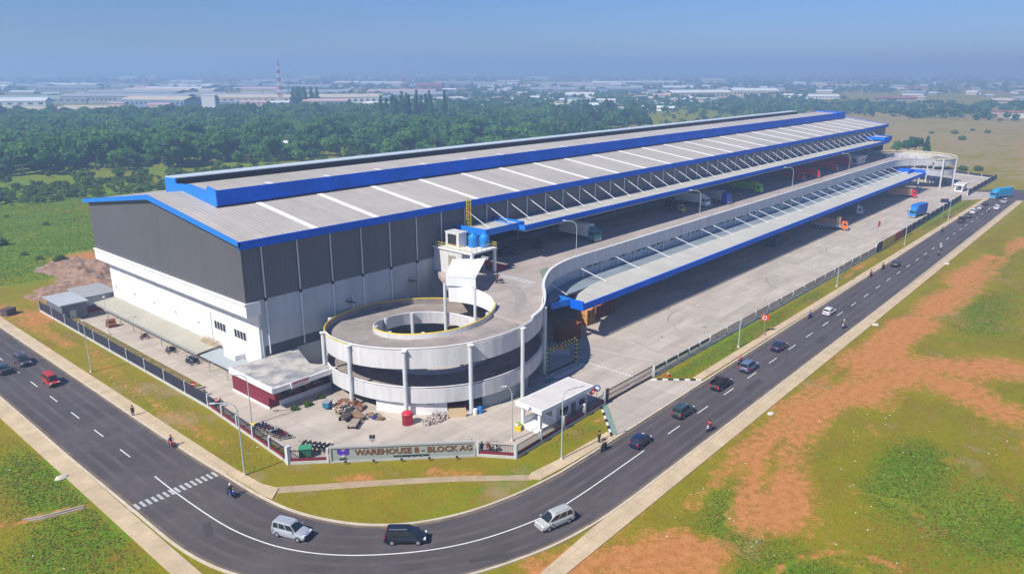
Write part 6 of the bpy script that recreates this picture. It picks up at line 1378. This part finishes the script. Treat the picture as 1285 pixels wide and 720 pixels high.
for r_ in TOWN:
    x, y, w, d, h, rz, wc, rc = r_; D0 = math.hypot(x, y)
    band = "nearest haze" if D0 < 1250 else "middle haze" if D0 < 1900 else "far haze"
    sz = "tiny" if w < 20 else "small" if w < 40 else "long" if w < 90 else "very long"
    kd = "house" if w < 22 else "shed"
    col = f"{wc}" if wc == rc else f"{wc} walled, {rc} roofed"
    lb = f"{sz} {col} {kd}, {band} {sector(x, y)}"; rows_.append((lb, vis_dir(x, y), r_)); labs.setdefault(lb, []).append(vis_dir(x, y))
for lb, va, (x, y, w, d, h, rz, wc, rc) in rows_:
    q = sorted(labs[lb]); l2 = lb if len(q) == 1 else lb + ", " + (["first", "second", "third", "fourth", "fifth", "sixth", "seventh", "eighth", "ninth"] + ["later"] * 30)[q.index(va)] + " from left"
    t = thing("factory_building" if w >= 22 else "house", l2, "factory" if w >= 22 else "house", (x, y, 0), rz, "buildings of the hazy town")
    if (x, y) == (437, 840):
        obj("wall", G().box(-w / 2, w / 2, -6, 6, 0, h), TM[wc], parent=t); obj("roof", G().box(-w / 2 - .3, w / 2 + .3, -6.3, 6.3, h, h + .5), TM[rc], parent=t)
        obj("side_wall", G().box(w / 2 + .02, w / 2 + 1, -5.5, 5.5, 0, h - 1), TM['grey'], parent=t); continue
    rp = min(d * .12, 4)
    obj("wall", G().box(-w / 2, w / 2, -d / 2, d / 2, 0, h), TM[wc], parent=t)
    obj("roof", G().add([(xx, yy, zz) for xx in (-w / 2 - .5, w / 2 + .5) for yy, zz in ((-d / 2 - .5, h), (0, h + rp), (d / 2 + .5, h), (d / 2 + .5, h + .3), (0, h + rp + .3), (-d / 2 - .5, h + .3))], [(0, 1, 4, 5), (1, 2, 3, 4), (6, 11, 10, 7), (7, 10, 9, 8), (0, 6, 7, 1), (1, 7, 8, 2), (5, 4, 10, 11), (4, 3, 9, 10), (0, 5, 11, 6), (2, 8, 9, 3)]), TM[rc], parent=t)
    if w > 30:
        g = G(); n = min(int(w / 6), 14)
        for i in range(n): g.box(-w / 2 + (i + .25) * w / n, -w / 2 + (i + .75) * w / n, -d / 2 - .05, -d / 2, h * .45, h * .75)
        obj("window_band", g, DARK, parent=t)  # row of dark window panes along one wall, no grille over them
# small houses: copies sharing meshes
hm = {}
def house_mesh(c, rc):
    if (c, rc) in hm: return hm[c, rc]
    g = G().box(-6, 6, -4, 4, 0, 4, 0)
    g.add([(xx, yy, zz) for xx in (-6.6, 6.6) for yy, zz in ((-4.8, 3.9), (0, 6.2), (4.8, 3.9))], [(0, 1, 2), (5, 4, 3), (0, 3, 4, 1), (1, 4, 5, 2), (0, 2, 5, 3)], 1)
    me = g.mesh("house"); me.materials.append(TM[c]); me.materials.append(TM[rc]); hm[c, rc] = me; return me
hp = scatter(230, -37, 36, 950, 3000, 21, lambda x, y: clear_town(x, y, .7) and (x > 520) and (y > 480 or x > 1350), 1.4)
for x, y in hp:
    c = rnd.choice(['white', 'white', 'cream', 'pink', 'grey', 'white']); rc = rnd.choice(['white', 'white', 'white', 'grey', 'red', 'cream']); D0 = math.hypot(x, y)
    o = bpy.data.objects.new("house", house_mesh(c, rc)); COL.objects.link(o); o.location = (x, y, 0); o.rotation_euler.z = rnd.uniform(0, 3.14); s = rnd.uniform(.8, 2.6); o.scale = (s * rnd.uniform(1, 2.4), s, rnd.uniform(.8, 1.3))
    tag(o, f"small {c} house with {rc} roof in the {'nearer' if D0 < 1500 else 'farther'} haze {sector(x, y)}", "house", f"small {c} and {rc} houses of the hazy town {sector(x, y)}")
# farm buildings in the wood and the site on the right
def mast(x, y, h, w, label, cols):
    t = thing("lattice_mast", label, "mast", (x, y, 0)); n = 12
    for i in range(n):
        z0, z1 = h * i / n, h * (i + 1) / n; f = lambda z: w * (1 - .85 * z / h); g = G()
        P = [[(sx * f(z), sy * f(z), z) for sx, sy in ((-1, -1), (1, -1), (1, 1), (-1, 1))] for z in (z0, z1)]
        for k_ in range(4): g.tube(P[0][k_], P[1][k_], .28, 4); g.tube(P[0][k_], P[1][(k_ + 1) % 4], .16, 4); g.tube(P[0][(k_ + 1) % 4], P[1][k_], .16, 4)
        obj("mast_section", g, cols[i % len(cols)], parent=t)
    obj("antenna_cluster", G().tube((0, 0, h * .82), (0, 0, h * .98), 1.1, 8).tube((0, 0, h), (0, 0, h + 4), .1, 4), STEEL, parent=t)
mast(609, 968, 64, 3.0, "tall red and white lattice mast rising above the wood", [RED, PAINT]); mast(1047, 1206, 50, 2.6, "dark red lattice mast in the hazy town right of the tall one", [RED, RED, PAINT]); mast(1186, 562, 15, .9, "small white mast in the haze above the long roof", [PAINT])
mast(760, 1180, 40, 1.6, "thin grey mast between the two red masts", [STEEL])
# a low elevated road crossing the town
el = thing("viaduct", "pale elevated road crossing the hazy town behind the wood", "viaduct", (950, 1020, 0))
o = obj("road_deck", G().wall([(900, 1110), (1290, 940), (1500, 830)], 5, 7.2, 10), TM['grey']); o.parent = el; o.matrix_parent_inverse = Matrix.Translation((-950, -1020, 0))
for i in range(22): 
    f_ = i / 21; px, py = (lerp(900, 1290, f_ * 1.6), lerp(1110, 940, f_ * 1.6)) if f_ < .62 else (lerp(1290, 1500, (f_ - .62) / .38), lerp(940, 830, (f_ - .62) / .38))
    o = obj("pier", G().tube((px, py, 0), (px, py, 5), 1.0, 6), TM['grey']); o.parent = el; o.matrix_parent_inverse = Matrix.Translation((-950, -1020, 0))
# ---------------------------------------------------------------- haze
hz = G().box(-9500, 9500, -9500, 9500, -1.5, 96)
hm_ = bpy.data.materials.new("haze_air"); hm_.use_nodes = True; t = hm_.node_tree; t.nodes.remove(t.nodes["Principled BSDF"])
pv = t.nodes.new("ShaderNodeVolumePrincipled"); pv.inputs["Color"].default_value = (.43, .64, 1.0, 1); pv.inputs["Density"].default_value = HAZE_DENSITY; pv.inputs["Anisotropy"].default_value = .15
t.links.new(pv.outputs[0], t.nodes["Material Output"].inputs["Volume"])
ho = obj("haze", hz, hm_); ho['kind'] = 'stuff'
